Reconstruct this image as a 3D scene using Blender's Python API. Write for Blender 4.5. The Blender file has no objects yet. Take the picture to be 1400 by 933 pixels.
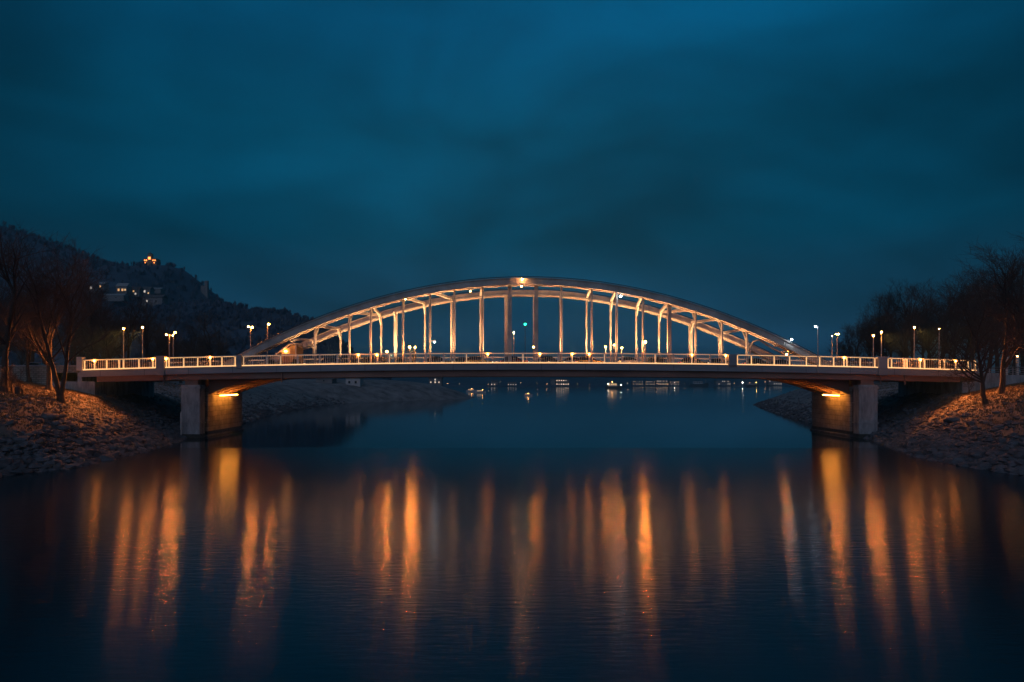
import bpy, math, random
import numpy as np
from mathutils import Vector, noise as mn

random.seed(11)
RNG = np.random.default_rng(7)
S = bpy.context.scene
C = S.collection
HAZE = 0.00034
H = 7.8                    # eye height above the water
F = 933.0                  # focal length in photo pixels (24 mm on a 36 mm film)


def P(px, py, Y):
    """point of the place seen in the photograph at (px, py), Y metres away"""
    return Vector(((px - 700) / F * Y, Y, H + (521 - py) / F * Y))


# ------------------------------------------------------------------ materials
def mat(name, col, rough=0.7, var=0.25, scale=1.5, bump=0.0, bscale=None, metal=0.0, stretch=(1, 1, 1), spec=0.4):
    m = bpy.data.materials.new(name); m.use_nodes = True
    nt = m.node_tree; N = nt.nodes; L = nt.links
    b = N['Principled BSDF']
    b.inputs['Roughness'].default_value = rough
    b.inputs['Metallic'].default_value = metal
    b.inputs['Specular IOR Level'].default_value = spec
    tc = N.new('ShaderNodeTexCoord'); mp = N.new('ShaderNodeMapping')
    mp.inputs['Scale'].default_value = stretch
    L.new(tc.outputs['Object'], mp.inputs['Vector'])
    no = N.new('ShaderNodeTexNoise'); no.inputs['Scale'].default_value = scale
    no.inputs['Detail'].default_value = 5; no.inputs['Roughness'].default_value = 0.65
    L.new(mp.outputs['Vector'], no.inputs['Vector'])
    cr = N.new('ShaderNodeValToRGB')
    cr.color_ramp.elements[0].position = 0.3; cr.color_ramp.elements[1].position = 0.7
    lo = [max(0, c * (1 - var)) for c in col]; hi = [min(1, c * (1 + var)) for c in col]
    cr.color_ramp.elements[0].color = (*lo, 1); cr.color_ramp.elements[1].color = (*hi, 1)
    L.new(no.outputs['Fac'], cr.inputs['Fac']); L.new(cr.outputs['Color'], b.inputs['Base Color'])
    if bump:
        n2 = N.new('ShaderNodeTexNoise'); n2.inputs['Scale'].default_value = bscale or scale * 4
        n2.inputs['Detail'].default_value = 6
        L.new(mp.outputs['Vector'], n2.inputs['Vector'])
        bp = N.new('ShaderNodeBump'); bp.inputs['Strength'].default_value = bump
        L.new(n2.outputs['Fac'], bp.inputs['Height']); L.new(bp.outputs['Normal'], b.inputs['Normal'])
    return m


def emit(name, col, strength, base=(0.8, 0.8, 0.8)):
    m = bpy.data.materials.new(name); m.use_nodes = True
    b = m.node_tree.nodes['Principled BSDF']
    b.inputs['Base Color'].default_value = (*base, 1)
    b.inputs['Emission Color'].default_value = (*col, 1)
    b.inputs['Emission Strength'].default_value = strength
    return m


SOD = (1.0, 0.27, 0.035); WARM = (1.0, 0.50, 0.20); WHITE = (0.82, 0.92, 1.0)
M = {}
M['concrete'] = mat('concrete', (0.36, 0.37, 0.39), 0.88, 0.42, 1.1, 0.35, 6, stretch=(1.6, 1.6, .45))
M['wet'] = mat('wet_stone', (0.07, 0.068, 0.06), 0.45, 0.4, 1.5, 0.3, 6)
M['edge'] = mat('edge_concrete', (0.34, 0.335, 0.36), 0.8, 0.25, 0.35, 0.1, 5, stretch=(0.25, 1, 1.6))
M['steel'] = mat('painted_steel', (0.52, 0.49, 0.46), 0.5, 0.30, 0.5, 0.05, 3)
M['girder'] = mat('brown_girder', (0.34, 0.19, 0.15), 0.75, 0.3, 0.4, 0.08, 4, stretch=(0.3, 1, 1))
M['rail'] = mat('pale_rail_paint', (0.78, 0.76, 0.72), 0.5, 0.1, 2.0)
M['asphalt'] = mat('asphalt', (0.055, 0.055, 0.06), 0.9, 0.25, 1.0, 0.2, 30)
M['pave'] = mat('paving', (0.25, 0.235, 0.22), 0.85, 0.2, 1.2, 0.1, 10)
M['pole'] = mat('grey_pole', (0.42, 0.42, 0.43), 0.45, 0.1, 2.0)
M['dark'] = mat('dark_metal', (0.05, 0.05, 0.055), 0.5, 0.2, 2.0)
M['bark'] = mat('bark', (0.07, 0.052, 0.044), 0.9, 0.4, 3.0, 0.4, 14, stretch=(1, 1, 0.25))
M['twig'] = mat('twigs', (0.105, 0.074, 0.062), 0.9, 0.3, 1.0)
M['rock'] = mat('riprap_stone', (0.135, 0.142, 0.16), 0.9, 0.45, 0.7, 0.5, 7)
M['earth'] = mat('bank_earth', (0.17, 0.145, 0.132), 0.95, 0.55, 0.5, 0.8, 6)
M['light_earth'] = mat('lightened_earth', (0.34, 0.30, 0.29), 0.95, 0.5, 0.25, 0.8, 2.5)
M['grass'] = mat('dry_grass', (0.17, 0.125, 0.07), 0.9, 0.4, 0.8)
M['leaf'] = mat('shrub_leaves', (0.05, 0.065, 0.03), 0.8, 0.4, 3.0)
M['beech'] = mat('dry_beech_leaves', (0.20, 0.115, 0.055), 0.8, 0.4, 2.0)
M['conifer'] = mat('conifer_needles', (0.03, 0.045, 0.03), 0.85, 0.4, 2.0)
M['wood'] = mat('hill_woods', (0.10, 0.15, 0.215), 0.95, 0.4, 0.05)  # blue of the distant haze put into the colour of the woods
M['hill'] = mat('hill_ground', (0.10, 0.15, 0.215), 0.95, 0.4, 0.02, 0.6, 0.2)  # same haze blue put into the ground colour
M['white_wall'] = mat('white_render', (0.62, 0.62, 0.62), 0.8, 0.1, 0.8)
M['grey_wall'] = mat('grey_render', (0.30, 0.29, 0.29), 0.85, 0.2, 0.5)
M['ochre'] = mat('ochre_render', (0.55, 0.36, 0.19), 0.8, 0.15, 0.8, 0.05, 6)
M['roof'] = mat('slate_roof', (0.16, 0.15, 0.155), 0.8, 0.25, 1.5)
M['rooflight'] = mat('pale_metal_roof', (0.45, 0.46, 0.47), 0.6, 0.15, 0.6)
M['glass'] = mat('car_glass', (0.015, 0.017, 0.02), 0.08, 0.1, 1.0, spec=0.6)
M['tyre'] = mat('tyre_rubber', (0.02, 0.02, 0.02), 0.85, 0.2, 4.0)
M['hull'] = mat('boat_hull', (0.10, 0.11, 0.13), 0.5, 0.2, 0.5)
M['boatwhite'] = mat('boat_white', (0.68, 0.69, 0.70), 0.4, 0.08, 1.0)
M['plaque'] = mat('chalk_paint', (0.60, 0.60, 0.62), 0.8, 0.2, 3.0)
for k, c in dict(black=(0.02, 0.02, 0.022), silver=(0.45, 0.46, 0.47), blue=(0.03, 0.06, 0.16), red=(0.22, 0.02, 0.02),
                 yellow=(0.62, 0.36, 0.04), white=(0.68, 0.68, 0.66), grey=(0.12, 0.12, 0.13), green=(0.03, 0.07, 0.05)).items():
    M['car_' + k] = mat('car_paint_' + k, c, 0.28, 0.05, 1.0, spec=0.6)
M['strip'] = emit('kerb_light_strip', (1.0, 0.50, 0.17), 1.6)
M['rail_light'] = emit('handrail_light', (1.0, 0.50, 0.19), 0.66)
M['rail_light_bright'] = emit('bright_handrail_light', (1.0, 0.49, 0.15), 1.4)
M['underlight'] = emit('pier_light_tube', (1.0, 0.34, 0.04), 48)
M['bulb_sodium'] = emit('sodium_bulb', SOD, 780)
M['bulb_strong'] = emit('strong_sodium_bulb', SOD, 2600)
M['bulb_warm'] = emit('warm_bulb', WARM, 420)
M['bulb_white'] = emit('white_bulb', WHITE, 230)
M['bulb_small'] = emit('small_warm_bulb', (1, .42, .11), 60)
M['bulb_post'] = emit('post_top_bulb', SOD, 105)
M['bulb_crown'] = emit('crown_bulb', (1.0, .40, .12), 210)
M['bulb_pale'] = emit('pale_bulb', WHITE, 60)
M['bulb_green'] = emit('green_signal', (0.0, 0.9, 0.55), 9)
M['bulb_far'] = emit('far_bulb', (1.0, 0.86, 0.70), 110)
M['bulb_dim'] = emit('dim_far_bulb', (1.0, .5, .22), 14)
M['flood'] = emit('floodlight_glass', WARM, 6)
M['win_warm'] = emit('lit_window_warm', (1.0, 0.62, 0.28), 1.1, (0.2, 0.2, 0.2))
M['win_cool'] = emit('lit_window_pale', (0.95, 0.85, 0.75), 0.8, (0.2, 0.2, 0.2))
M['win_bright'] = emit('lit_window_bright', (1.0, 0.52, 0.20), 1.0, (0.2, 0.2, 0.2))
M['headlamp'] = emit('car_headlamp', (1.0, 0.80, 0.5), 5)
M['taillamp'] = emit('car_taillamp', (1.0, 0.04, 0.02), 1.5)
M['win_hotel'] = emit('hotel_window', (1.0, 0.72, 0.5), 2.2, (0.2, 0.2, 0.2))
M['win_far'] = emit('far_lit_window', (1.0, 0.75, 0.55), 0.9, (0.2, 0.2, 0.2))
M['win_castle'] = emit('castle_window', (1.0, 0.24, 0.04), 5.0, (0.2, 0.2, 0.2))
M['win_dark'] = mat('dark_window', (0.02, 0.022, 0.03), 0.15, 0.1, 1.0)


def stone_joints(name, col, joint, w=1.2, h=0.6):
    m = mat(name, col, 0.88, 0.3, 0.8, 0.2, 7)
    nt = m.node_tree; N = nt.nodes; L = nt.links; b = N['Principled BSDF']
    tc = N.new('ShaderNodeTexCoord'); sp = N.new('ShaderNodeSeparateXYZ'); cb = N.new('ShaderNodeCombineXYZ')
    ad = N.new('ShaderNodeMath'); ad.operation = 'ADD'
    L.new(tc.outputs['Object'], sp.inputs[0]); L.new(sp.outputs['X'], ad.inputs[0]); L.new(sp.outputs['Y'], ad.inputs[1])
    L.new(ad.outputs[0], cb.inputs['X']); L.new(sp.outputs['Z'], cb.inputs['Y'])
    br = N.new('ShaderNodeTexBrick'); br.inputs['Scale'].default_value = 1.0
    br.inputs['Brick Width'].default_value = w; br.inputs['Row Height'].default_value = h
    br.inputs['Mortar Size'].default_value = 0.03
    br.inputs['Color1'].default_value = (1, 1, 1, 1); br.inputs['Color2'].default_value = (0.72, 0.72, 0.72, 1)
    br.inputs['Mortar'].default_value = (joint, joint, joint, 1)
    L.new(cb.outputs[0], br.inputs['Vector'])
    src = b.inputs['Base Color'].links[0].from_socket
    mx = N.new('ShaderNodeMix'); mx.data_type = 'RGBA'; mx.blend_type = 'MULTIPLY'; mx.inputs['Factor'].default_value = 1
    L.new(src, mx.inputs['A']); L.new(br.outputs['Color'], mx.inputs['B']); L.new(mx.outputs['Result'], b.inputs['Base Color'])
    return m


M['pier_stone'] = stone_joints('pier_stone', (0.46, 0.39, 0.34), 0.5, 1.6, 0.7)
M['wall_stone'] = stone_joints('wall_stone', (0.36, 0.33, 0.30), 0.35, 0.7, 0.28)


# ------------------------------------------------------------------ mesh builder
class MB:
    def __init__(s): s.v = []; s.f = []

    def add(s, vs, fs):
        n = len(s.v); s.v += [tuple(v) for v in vs]; s.f += [tuple(n + i for i in f) for f in fs]; return s

    def box(s, x0, x1, y0, y1, z0, z1):
        return s.add([(x0, y0, z0), (x1, y0, z0), (x1, y1, z0), (x0, y1, z0), (x0, y0, z1), (x1, y0, z1), (x1, y1, z1), (x0, y1, z1)],
                     [(0, 3, 2, 1), (4, 5, 6, 7), (0, 1, 5, 4), (1, 2, 6, 5), (2, 3, 7, 6), (3, 0, 4, 7)])

    def loft(s, rings, closed=True, caps=True):
        n = len(rings[0]); vs = [p for r in rings for p in r]; fs = []
        for i in range(len(rings) - 1):
            for j in range(n if closed else n - 1):
                a = i * n + j; b = i * n + (j + 1) % n
                fs.append((a, b, b + n, a + n))
        if caps: fs.append(tuple(reversed(range(n)))); fs.append(tuple(range((len(rings) - 1) * n, len(rings) * n)))
        return s.add(vs, fs)

    def tube(s, pts, rad, sides=6, caps=True, rot=0.0):
        rings = []; pts = [Vector(p) for p in pts]
        for i, p in enumerate(pts):
            d = (pts[min(i + 1, len(pts) - 1)] - pts[max(i - 1, 0)]).normalized()
            u = d.cross(Vector((0, 1, 0)) if abs(d.y) < 0.9 else Vector((1, 0, 0))).normalized(); w = d.cross(u)
            r = rad[i] if hasattr(rad, '__len__') else rad
            rings.append([p + (u * math.cos(a) + w * math.sin(a)) * r for a in (rot + 2 * math.pi * k / sides for k in range(sides))])
        return s.loft(rings, True, caps)

    def bar(s, a, b, w, h):
        """rectangular bar from a to b"""
        a = Vector(a); b = Vector(b); d = (b - a).normalized()
        u = d.cross(Vector((0, 0, 1)) if abs(d.z) < 0.9 else Vector((0, 1, 0))).normalized(); q = u.cross(d)
        R = lambda p: [p - u * w / 2 - q * h / 2, p + u * w / 2 - q * h / 2, p + u * w / 2 + q * h / 2, p - u * w / 2 + q * h / 2]
        return s.loft([R(a), R(b)])

    def prism(s, poly, y0, y1):
        """xz outline extruded along y"""
        return s.loft([[(x, y0, z) for x, z in poly], [(x, y1, z) for x, z in poly]])

    def ico(s, c, r, sz=(1, 1, 1)):
        t = (1 + 5 ** .5) / 2; q = (1 + t * t) ** .5
        V = [(-1, t, 0), (1, t, 0), (-1, -t, 0), (1, -t, 0), (0, -1, t), (0, 1, t), (0, -1, -t), (0, 1, -t), (t, 0, -1), (t, 0, 1), (-t, 0, -1), (-t, 0, 1)]
        Fc = [(0, 11, 5), (0, 5, 1), (0, 1, 7), (0, 7, 10), (0, 10, 11), (1, 5, 9), (5, 11, 4), (11, 10, 2), (10, 7, 6), (7, 1, 8), (3, 9, 4), (3, 4, 2), (3, 2, 6), (3, 6, 8), (3, 8, 9), (4, 9, 5), (2, 4, 11), (6, 2, 10), (8, 6, 7), (9, 8, 1)]
        return s.add([(c[0] + x / q * r * sz[0], c[1] + y / q * r * sz[1], c[2] + z / q * r * sz[2]) for x, y, z in V], Fc)

    def build(s, name, material, parent=None, smooth=False, bevel=0.0, local=False):
        me = bpy.data.meshes.new(name)
        off = Vector((0, 0, 0))
        if parent is not None and not local:
            q = parent
            while q is not None: off += q.location; q = q.parent
        me.from_pydata([(v[0] - off.x, v[1] - off.y, v[2] - off.z) for v in s.v], [], s.f)
        me.materials.append(material)
        o = bpy.data.objects.new(name, me); C.objects.link(o)
        if parent is not None: o.parent = parent
        if smooth: me.polygons.foreach_set('use_smooth', [True] * len(me.polygons))
        me.validate(); me.update()
        if bevel:
            b = o.modifiers.new('bevel', 'BEVEL'); b.width = bevel; b.segments = 2; b.limit_method = 'ANGLE'
        return o


def np_mesh(name, V, Fq, material, kind=None, smooth=False):
    me = bpy.data.meshes.new(name)
    k = Fq.shape[1]
    me.vertices.add(len(V)); me.vertices.foreach_set('co', np.asarray(V, np.float32).ravel())
    me.loops.add(Fq.size); me.loops.foreach_set('vertex_index', Fq.astype(np.int32).ravel())
    me.polygons.add(len(Fq)); me.polygons.foreach_set('loop_start', np.arange(0, Fq.size, k, dtype=np.int32))
    me.polygons.foreach_set('use_smooth', np.full(len(Fq), smooth))
    me.update(calc_edges=True); me.validate()
    me.materials.append(material)
    o = bpy.data.objects.new(name, me); C.objects.link(o)
    if kind: o['kind'] = kind
    return o


def tag(o, label, cat, group=None):
    o['label'] = label; o['category'] = cat
    if group: o['group'] = group
    return o


def thing(name, label, cat, loc=(0, 0, 0), group=None):
    o = bpy.data.objects.new(name, None); C.objects.link(o); o.location = loc; o.empty_display_size = 0.3
    return tag(o, label, cat, group)


def dup(root, loc, rotz=0.0, scale=1.0, label=None, group=None):
    r = root.copy(); C.objects.link(r); r.location = loc; r.rotation_euler = (0, 0, rotz)
    r.scale = (scale, scale, scale) if not hasattr(scale, '__len__') else scale
    if label: r['label'] = label
    if group: r['group'] = group
    for ch in root.children:
        c = ch.copy(); C.objects.link(c); c.parent = r
        for g in ch.children:
            d = g.copy(); C.objects.link(d); d.parent = c
    return r


# ------------------------------------------------------------------ camera, sky, sun
cam = bpy.data.objects.new('camera', bpy.data.cameras.new('camera')); C.objects.link(cam)
cam.location = (0, 0, H); cam.rotation_euler = (math.radians(90), 0, 0)
cam.data.sensor_width = 36; cam.data.lens = F * 36 / 1400
cam.data.shift_y = (521 - 466.5) / 1400
cam.data.clip_start = 0.5; cam.data.clip_end = 20000
S.camera = cam

W = bpy.data.worlds.new('World'); S.world = W; W.use_nodes = True
nt = W.node_tree; N = nt.nodes; L = nt.links
bg = N['Background']; bg.inputs['Strength'].default_value = 1.0
SUN_EL, SUN_AZ = math.radians(-4.0), math.radians(8)
sky = N.new('ShaderNodeTexSky'); sky.sky_type = 'NISHITA'; sky.sun_disc = False
sky.sun_elevation = SUN_EL; sky.sun_rotation = SUN_AZ
tc = N.new('ShaderNodeTexCoord'); sx = N.new('ShaderNodeSeparateXYZ'); L.new(tc.outputs['Generated'], sx.inputs[0])
ramp = N.new('ShaderNodeValToRGB'); L.new(sx.outputs['Z'], ramp.inputs['Fac'])
cr = ramp.color_ramp
cr.elements[0].position = 0.0; cr.elements[0].color = (0.030, 0.150, 0.330, 1)
cr.elements[1].position = 1.0; cr.elements[1].color = (0.0005, 0.035, 0.085, 1)
for p_, c_ in ((0.05, (0.026, 0.132, 0.290)), (0.10, (0.012, 0.086, 0.188)), (0.20, (0.0005, 0.070, 0.144)), (0.34, (0.0002, 0.078, 0.162)), (0.46, (0.0002, 0.084, 0.194)), (0.60, (0.0002, 0.064, 0.15))):
    e = cr.elements.new(p_); e.color = (*c_, 1)
# clouds: two noises in the direction of view
mp = N.new('ShaderNodeMapping'); mp.inputs['Scale'].default_value = (1.0, 1.0, 2.6); mp.inputs['Location'].default_value = (0.35, 0.2, 0.1)
L.new(tc.outputs['Generated'], mp.inputs['Vector'])
n1 = N.new('ShaderNodeTexNoise'); n1.inputs['Scale'].default_value = 2.1; n1.inputs['Detail'].default_value = 7; n1.inputs['Roughness'].default_value = 0.5
n1.inputs['Distortion'].default_value = 0.5
L.new(mp.outputs['Vector'], n1.inputs['Vector'])
mr = N.new('ShaderNodeMapRange'); mr.inputs['From Min'].default_value = 0.36; mr.inputs['From Max'].default_value = 0.66
mr.inputs['To Min'].default_value = 0.50; mr.inputs['To Max'].default_value = 1.13
L.new(n1.outputs['Fac'], mr.inputs['Value'])
# afterglow: the sky is lighter towards the set sun, which lies ahead
dp = N.new('ShaderNodeVectorMath'); dp.operation = 'DOT_PRODUCT'
g = Vector((0.06, 0.93, 0.36)).normalized(); dp.inputs[1].default_value = g
L.new(tc.outputs['Generated'], dp.inputs[0])
mg = N.new('ShaderNodeMapRange'); mg.interpolation_type = 'SMOOTHSTEP'
mg.inputs['From Min'].default_value = 0.68; mg.inputs['From Max'].default_value = 1.0
mg.inputs['To Min'].default_value = 0.32; mg.inputs['To Max'].default_value = 1.02
L.new(dp.outputs['Value'], mg.inputs['Value'])
n3 = N.new('ShaderNodeTexNoise'); n3.inputs['Scale'].default_value = 7.0; n3.inputs['Detail'].default_value = 8; n3.inputs['Roughness'].default_value = 0.6
L.new(mp.outputs['Vector'], n3.inputs['Vector'])
m3 = N.new('ShaderNodeMapRange'); m3.inputs['From Min'].default_value = 0.3; m3.inputs['From Max'].default_value = 0.7
m3.inputs['To Min'].default_value = 0.90; m3.inputs['To Max'].default_value = 1.08; L.new(n3.outputs['Fac'], m3.inputs['Value'])
mq = N.new('ShaderNodeMath'); mq.operation = 'MULTIPLY'; L.new(mr.outputs[0], mq.inputs[0]); L.new(m3.outputs[0], mq.inputs[1])
mu = N.new('ShaderNodeMath'); mu.operation = 'MULTIPLY'; L.new(mq.outputs[0], mu.inputs[0]); L.new(mg.outputs[0], mu.inputs[1])
vm = N.new('ShaderNodeVectorMath'); vm.operation = 'SCALE'; L.new(ramp.outputs['Color'], vm.inputs[0]); L.new(mu.outputs[0], vm.inputs['Scale'])
sk = N.new('ShaderNodeVectorMath'); sk.operation = 'MULTIPLY'; L.new(sky.outputs['Color'], sk.inputs[0]); sk.inputs[1].default_value = (0.0, 0.05, 0.05)
ad = N.new('ShaderNodeVectorMath'); ad.operation = 'ADD'; L.new(vm.outputs[0], ad.inputs[0]); L.new(sk.outputs[0], ad.inputs[1])
L.new(ad.outputs[0], bg.inputs['Color'])

sun = bpy.data.objects.new('dusk_sky_light', bpy.data.lights.new('dusk_sky_light', 'SUN')); C.objects.link(sun)
sun.data.energy = 0.33; sun.data.angle = math.radians(60); sun.data.color = (0.66, 0.72, 1.0)
sun.rotation_euler = (math.radians(58), 0, math.radians(-14))
S.view_settings.view_transform = 'Standard'; S.view_settings.look = 'None'
S.view_settings.exposure = 0; S.view_settings.gamma = 1

# ------------------------------------------------------------------ shorelines and banks
LW = [(-60, -47), (20, -45), (56, -42), (61, -39.5), (72, -40.5), (85, -43), (92, -44.8), (107, -47), (128, -50), (160, -57), (208, -62), (236, -60), (250, -53), (270, -40), (292, -25), (303, -19.5), (318, -17), (345, -23), (430, -48), (600, -115), (900, -230), (1400, -420), (3000, -900)]
RW = [(-60, 50), (20, 46), (56, 42.3), (65, 41.8), (73, 42.8), (90, 48.3), (107, 51), (123, 55.5), (143, 59), (180, 68), (215, 77), (235, 84.5), (255, 100), (300, 160), (400, 300), (700, 600), (1400, 1100), (3000, 2000)]


def shore(tab, Y):
    ys, xs = zip(*tab)
    return float(np.interp(Y, ys, xs))


PROF = [(-30, -4), (-3, -1.3), (0, 0.02), (1.2, 0.7), (6, 3.4), (11, 5.75), (15, 6.6), (20, 7.5), (27, 8.25), (40, 8.5), (90, 9.0), (260, 11.0), (1500, 16.0)]


def bank_z(side, x, Y):
    d = (shore(LW, Y) - x) if side < 0 else (x - shore(RW, Y))
    if Y > 150:                                    # the upstream headlands lean back more
        d *= 1 - 0.35 * min(1, (Y - 150) / 80)
    z = float(np.interp(d, *zip(*PROF)))
    if d > -3:
        k = 1.0 if d < 12 else 0.35
        z += k * (0.45 * (mn.noise((x * 0.16, Y * 0.16, 3.1 + side))) + 0.22 * mn.noise((x * 0.5, Y * 0.5, 7.7)) + 0.10 * mn.noise((x * 1.4, Y * 1.4, 1.7)))
    return z


YS = list(np.arange(-60, 45, 5)) + list(np.arange(45, 125, 0.7)) + list(np.arange(125, 330, 2.5)) + list(np.arange(330, 900, 12)) + list(np.arange(900, 3001, 100))
DS = [-30, -12, -5] + list(np.arange(-3, 14, 0.6)) + list(np.arange(14, 30, 1.2)) + list(np.arange(30, 70, 4)) + [80, 100, 130, 170, 230, 320, 450, 700, 1100, 1500]


def bank(side):
    V = []
    for Y in YS:
        w = shore(LW if side < 0 else RW, Y)
        for d in DS:
            x = w + side * d
            V.append((x, Y, bank_z(side, x, Y)))
    n = len(DS); r = np.arange(len(YS) - 1)[:, None] * n + np.arange(n - 1)[None, :]
    r = r.ravel()
    Fq = np.stack([r, r + 1, r + n + 1, r + n], 1)
    if side < 0: Fq = Fq[:, ::-1]
    o = np_mesh('river_bank', np.array(V), Fq, M['earth'], 'structure', True)
    o.data.materials.append(M['light_earth'])           # lighter copy of the earth: upstream brightness put into the colour
    V = np.array(V); o.data.polygons.foreach_set('material_index', (V[Fq].mean(1)[:, 1] > 114).astype(np.int32))
    return o


bank(-1); bank(1)

# river bed: one sheet under everything, out to the horizon
np_mesh('ground', np.array([(-4500, -400, -4.2), (4500, -400, -4.2), (4500, 6500, -4.2), (-4500, 6500, -4.2)]), np.array([[0, 1, 2, 3]]), M['earth'], 'structure')


# far shore across the wide water
def far_shore():
    X = np.linspace(-1500, 3500, 120); T = np.array([-40, 0, 12, 40, 90, 180, 350, 700, 1500, 3000])
    V = []
    for t in T:
        for x in X:
            y0 = 930 + 130 * mn.noise((x * 0.004, 0.3, 2.2)) + max(0, (x - 150) * 0.25)
            hgt = float(np.interp(t, [-40, 0, 12, 90, 350, 1500, 3000], [-3, 0.1, 2.0, 4.0, 14, 22, 10])) * (1 + 0.6 * mn.noise((x * 0.006, t * 0.004, 5)))
            V.append((x, y0 + t, hgt))
    n = len(X); r = (np.arange(len(T) - 1)[:, None] * n + np.arange(n - 1)[None, :]).ravel()
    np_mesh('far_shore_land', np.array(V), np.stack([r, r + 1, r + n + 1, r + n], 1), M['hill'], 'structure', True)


far_shore()


def far_y(x): return 930 + 130 * mn.noise((x * 0.004, 0.3, 2.2)) + max(0, (x - 150) * 0.25)


# hills on the left
R1 = [(-420, 262), (-200, 275), (0, 300), (40, 314), (100, 335), (128, 344), (150, 354), (185, 356), (230, 356), (252, 362), (266, 378), (284, 396), (330, 425), (400, 470), (470, 505)]
R2 = [(-200, 440), (100, 415), (200, 408), (280, 400), (330, 405), (352, 411), (372, 409), (398, 413), (425, 420), (440, 431), (455, 443), (475, 466), (500, 488), (530, 502), (600, 514)]


def hill_h(ridge, Yr, Yf, Yb, x, y):
    px = 700 + x / Yr * F
    rz = H + (521 - float(np.interp(px, *zip(*ridge)))) / F * Yr - 6
    t = (y - Yf) / (Yr - Yf) if y < Yr else (Yb - y) / (Yb - Yr)
    t = min(1, max(0, t)); s = t * t * (3 - 2 * t)
    s = 0.55 * s + 0.45 * t
    ex = max(0, rz - 9) * s
    return bank_z(-1, x, y) - 0.7 + ex + 3.0 * mn.noise((x * 0.012, y * 0.012, 1.0)) * min(1, ex / 12)


HILLS = [(R1, 700, 330, 1150, -1300, -150), (R2, 450, 265, 620, -430, -48)]
woodV = []; woodF = []
for ridge, Yr, Yf, Yb, xa, xb in HILLS:
    X = np.linspace(xa, xb, 110); Yv = np.linspace(Yf, Yb, 60)
    V = [(x, y, hill_h(ridge, Yr, Yf, Yb, x, y)) for y in Yv for x in X]
    n = len(X); r = (np.arange(len(Yv) - 1)[:, None] * n + np.arange(n - 1)[None, :]).ravel()
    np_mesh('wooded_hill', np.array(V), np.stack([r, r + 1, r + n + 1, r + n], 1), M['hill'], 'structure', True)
    # bare winter wood: each tree a spray of upright slivers
    cnt = 5200 if Yr > 500 else 3200
    for _ in range(cnt):
        x = random.uniform(xa * 0.75, xb); y = random.uniform(Yf, Yr + 40)
        px = 700 + x / y * F
        if px < -60: continue
        z = hill_h(ridge, Yr, Yf, Yb, x, y)
        if z < bank_z(-1, x, y) + 1.5: continue
        hh = random.uniform(3.5, 6.5) * (1.0 if Yr > 500 else 0.62); rr = hh * random.uniform(0.4, 0.62)
        for k in range(9):
            a = random.uniform(0, 6.283); q = random.uniform(0.1, 1) * rr
            bx, by = x + math.cos(a) * q * 0.5, y + math.sin(a) * q * 0.5
            tx, ty = x + math.cos(a) * q * 1.1, y + math.sin(a) * q * 1.1
            tz = z + hh * (1 - 0.6 * (q / rr) ** 2) * random.uniform(0.8, 1.1)
            w = random.uniform(0.35, 0.9)
            ca, sa = math.cos(a + 1.57 + random.uniform(-.6, .6)) * w, math.sin(a + 1.57 + random.uniform(-.6, .6)) * w
            i = len(woodV)
            woodV += [(bx, by, z - 0.5), (x + (tx - x) * 0.9 + ca, y + (ty - y) * 0.9 + sa, z + (tz - z) * 0.62), (tx, ty, tz), (x + (tx - x) * 0.8 - ca, y + (ty - y) * 0.8 - sa, z + (tz - z) * 0.55)]
            woodF.append((i, i + 1, i + 2, i + 3))
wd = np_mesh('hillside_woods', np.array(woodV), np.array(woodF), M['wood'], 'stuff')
wd['label'] = 'bare winter woods covering the dark hills at left'

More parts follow.
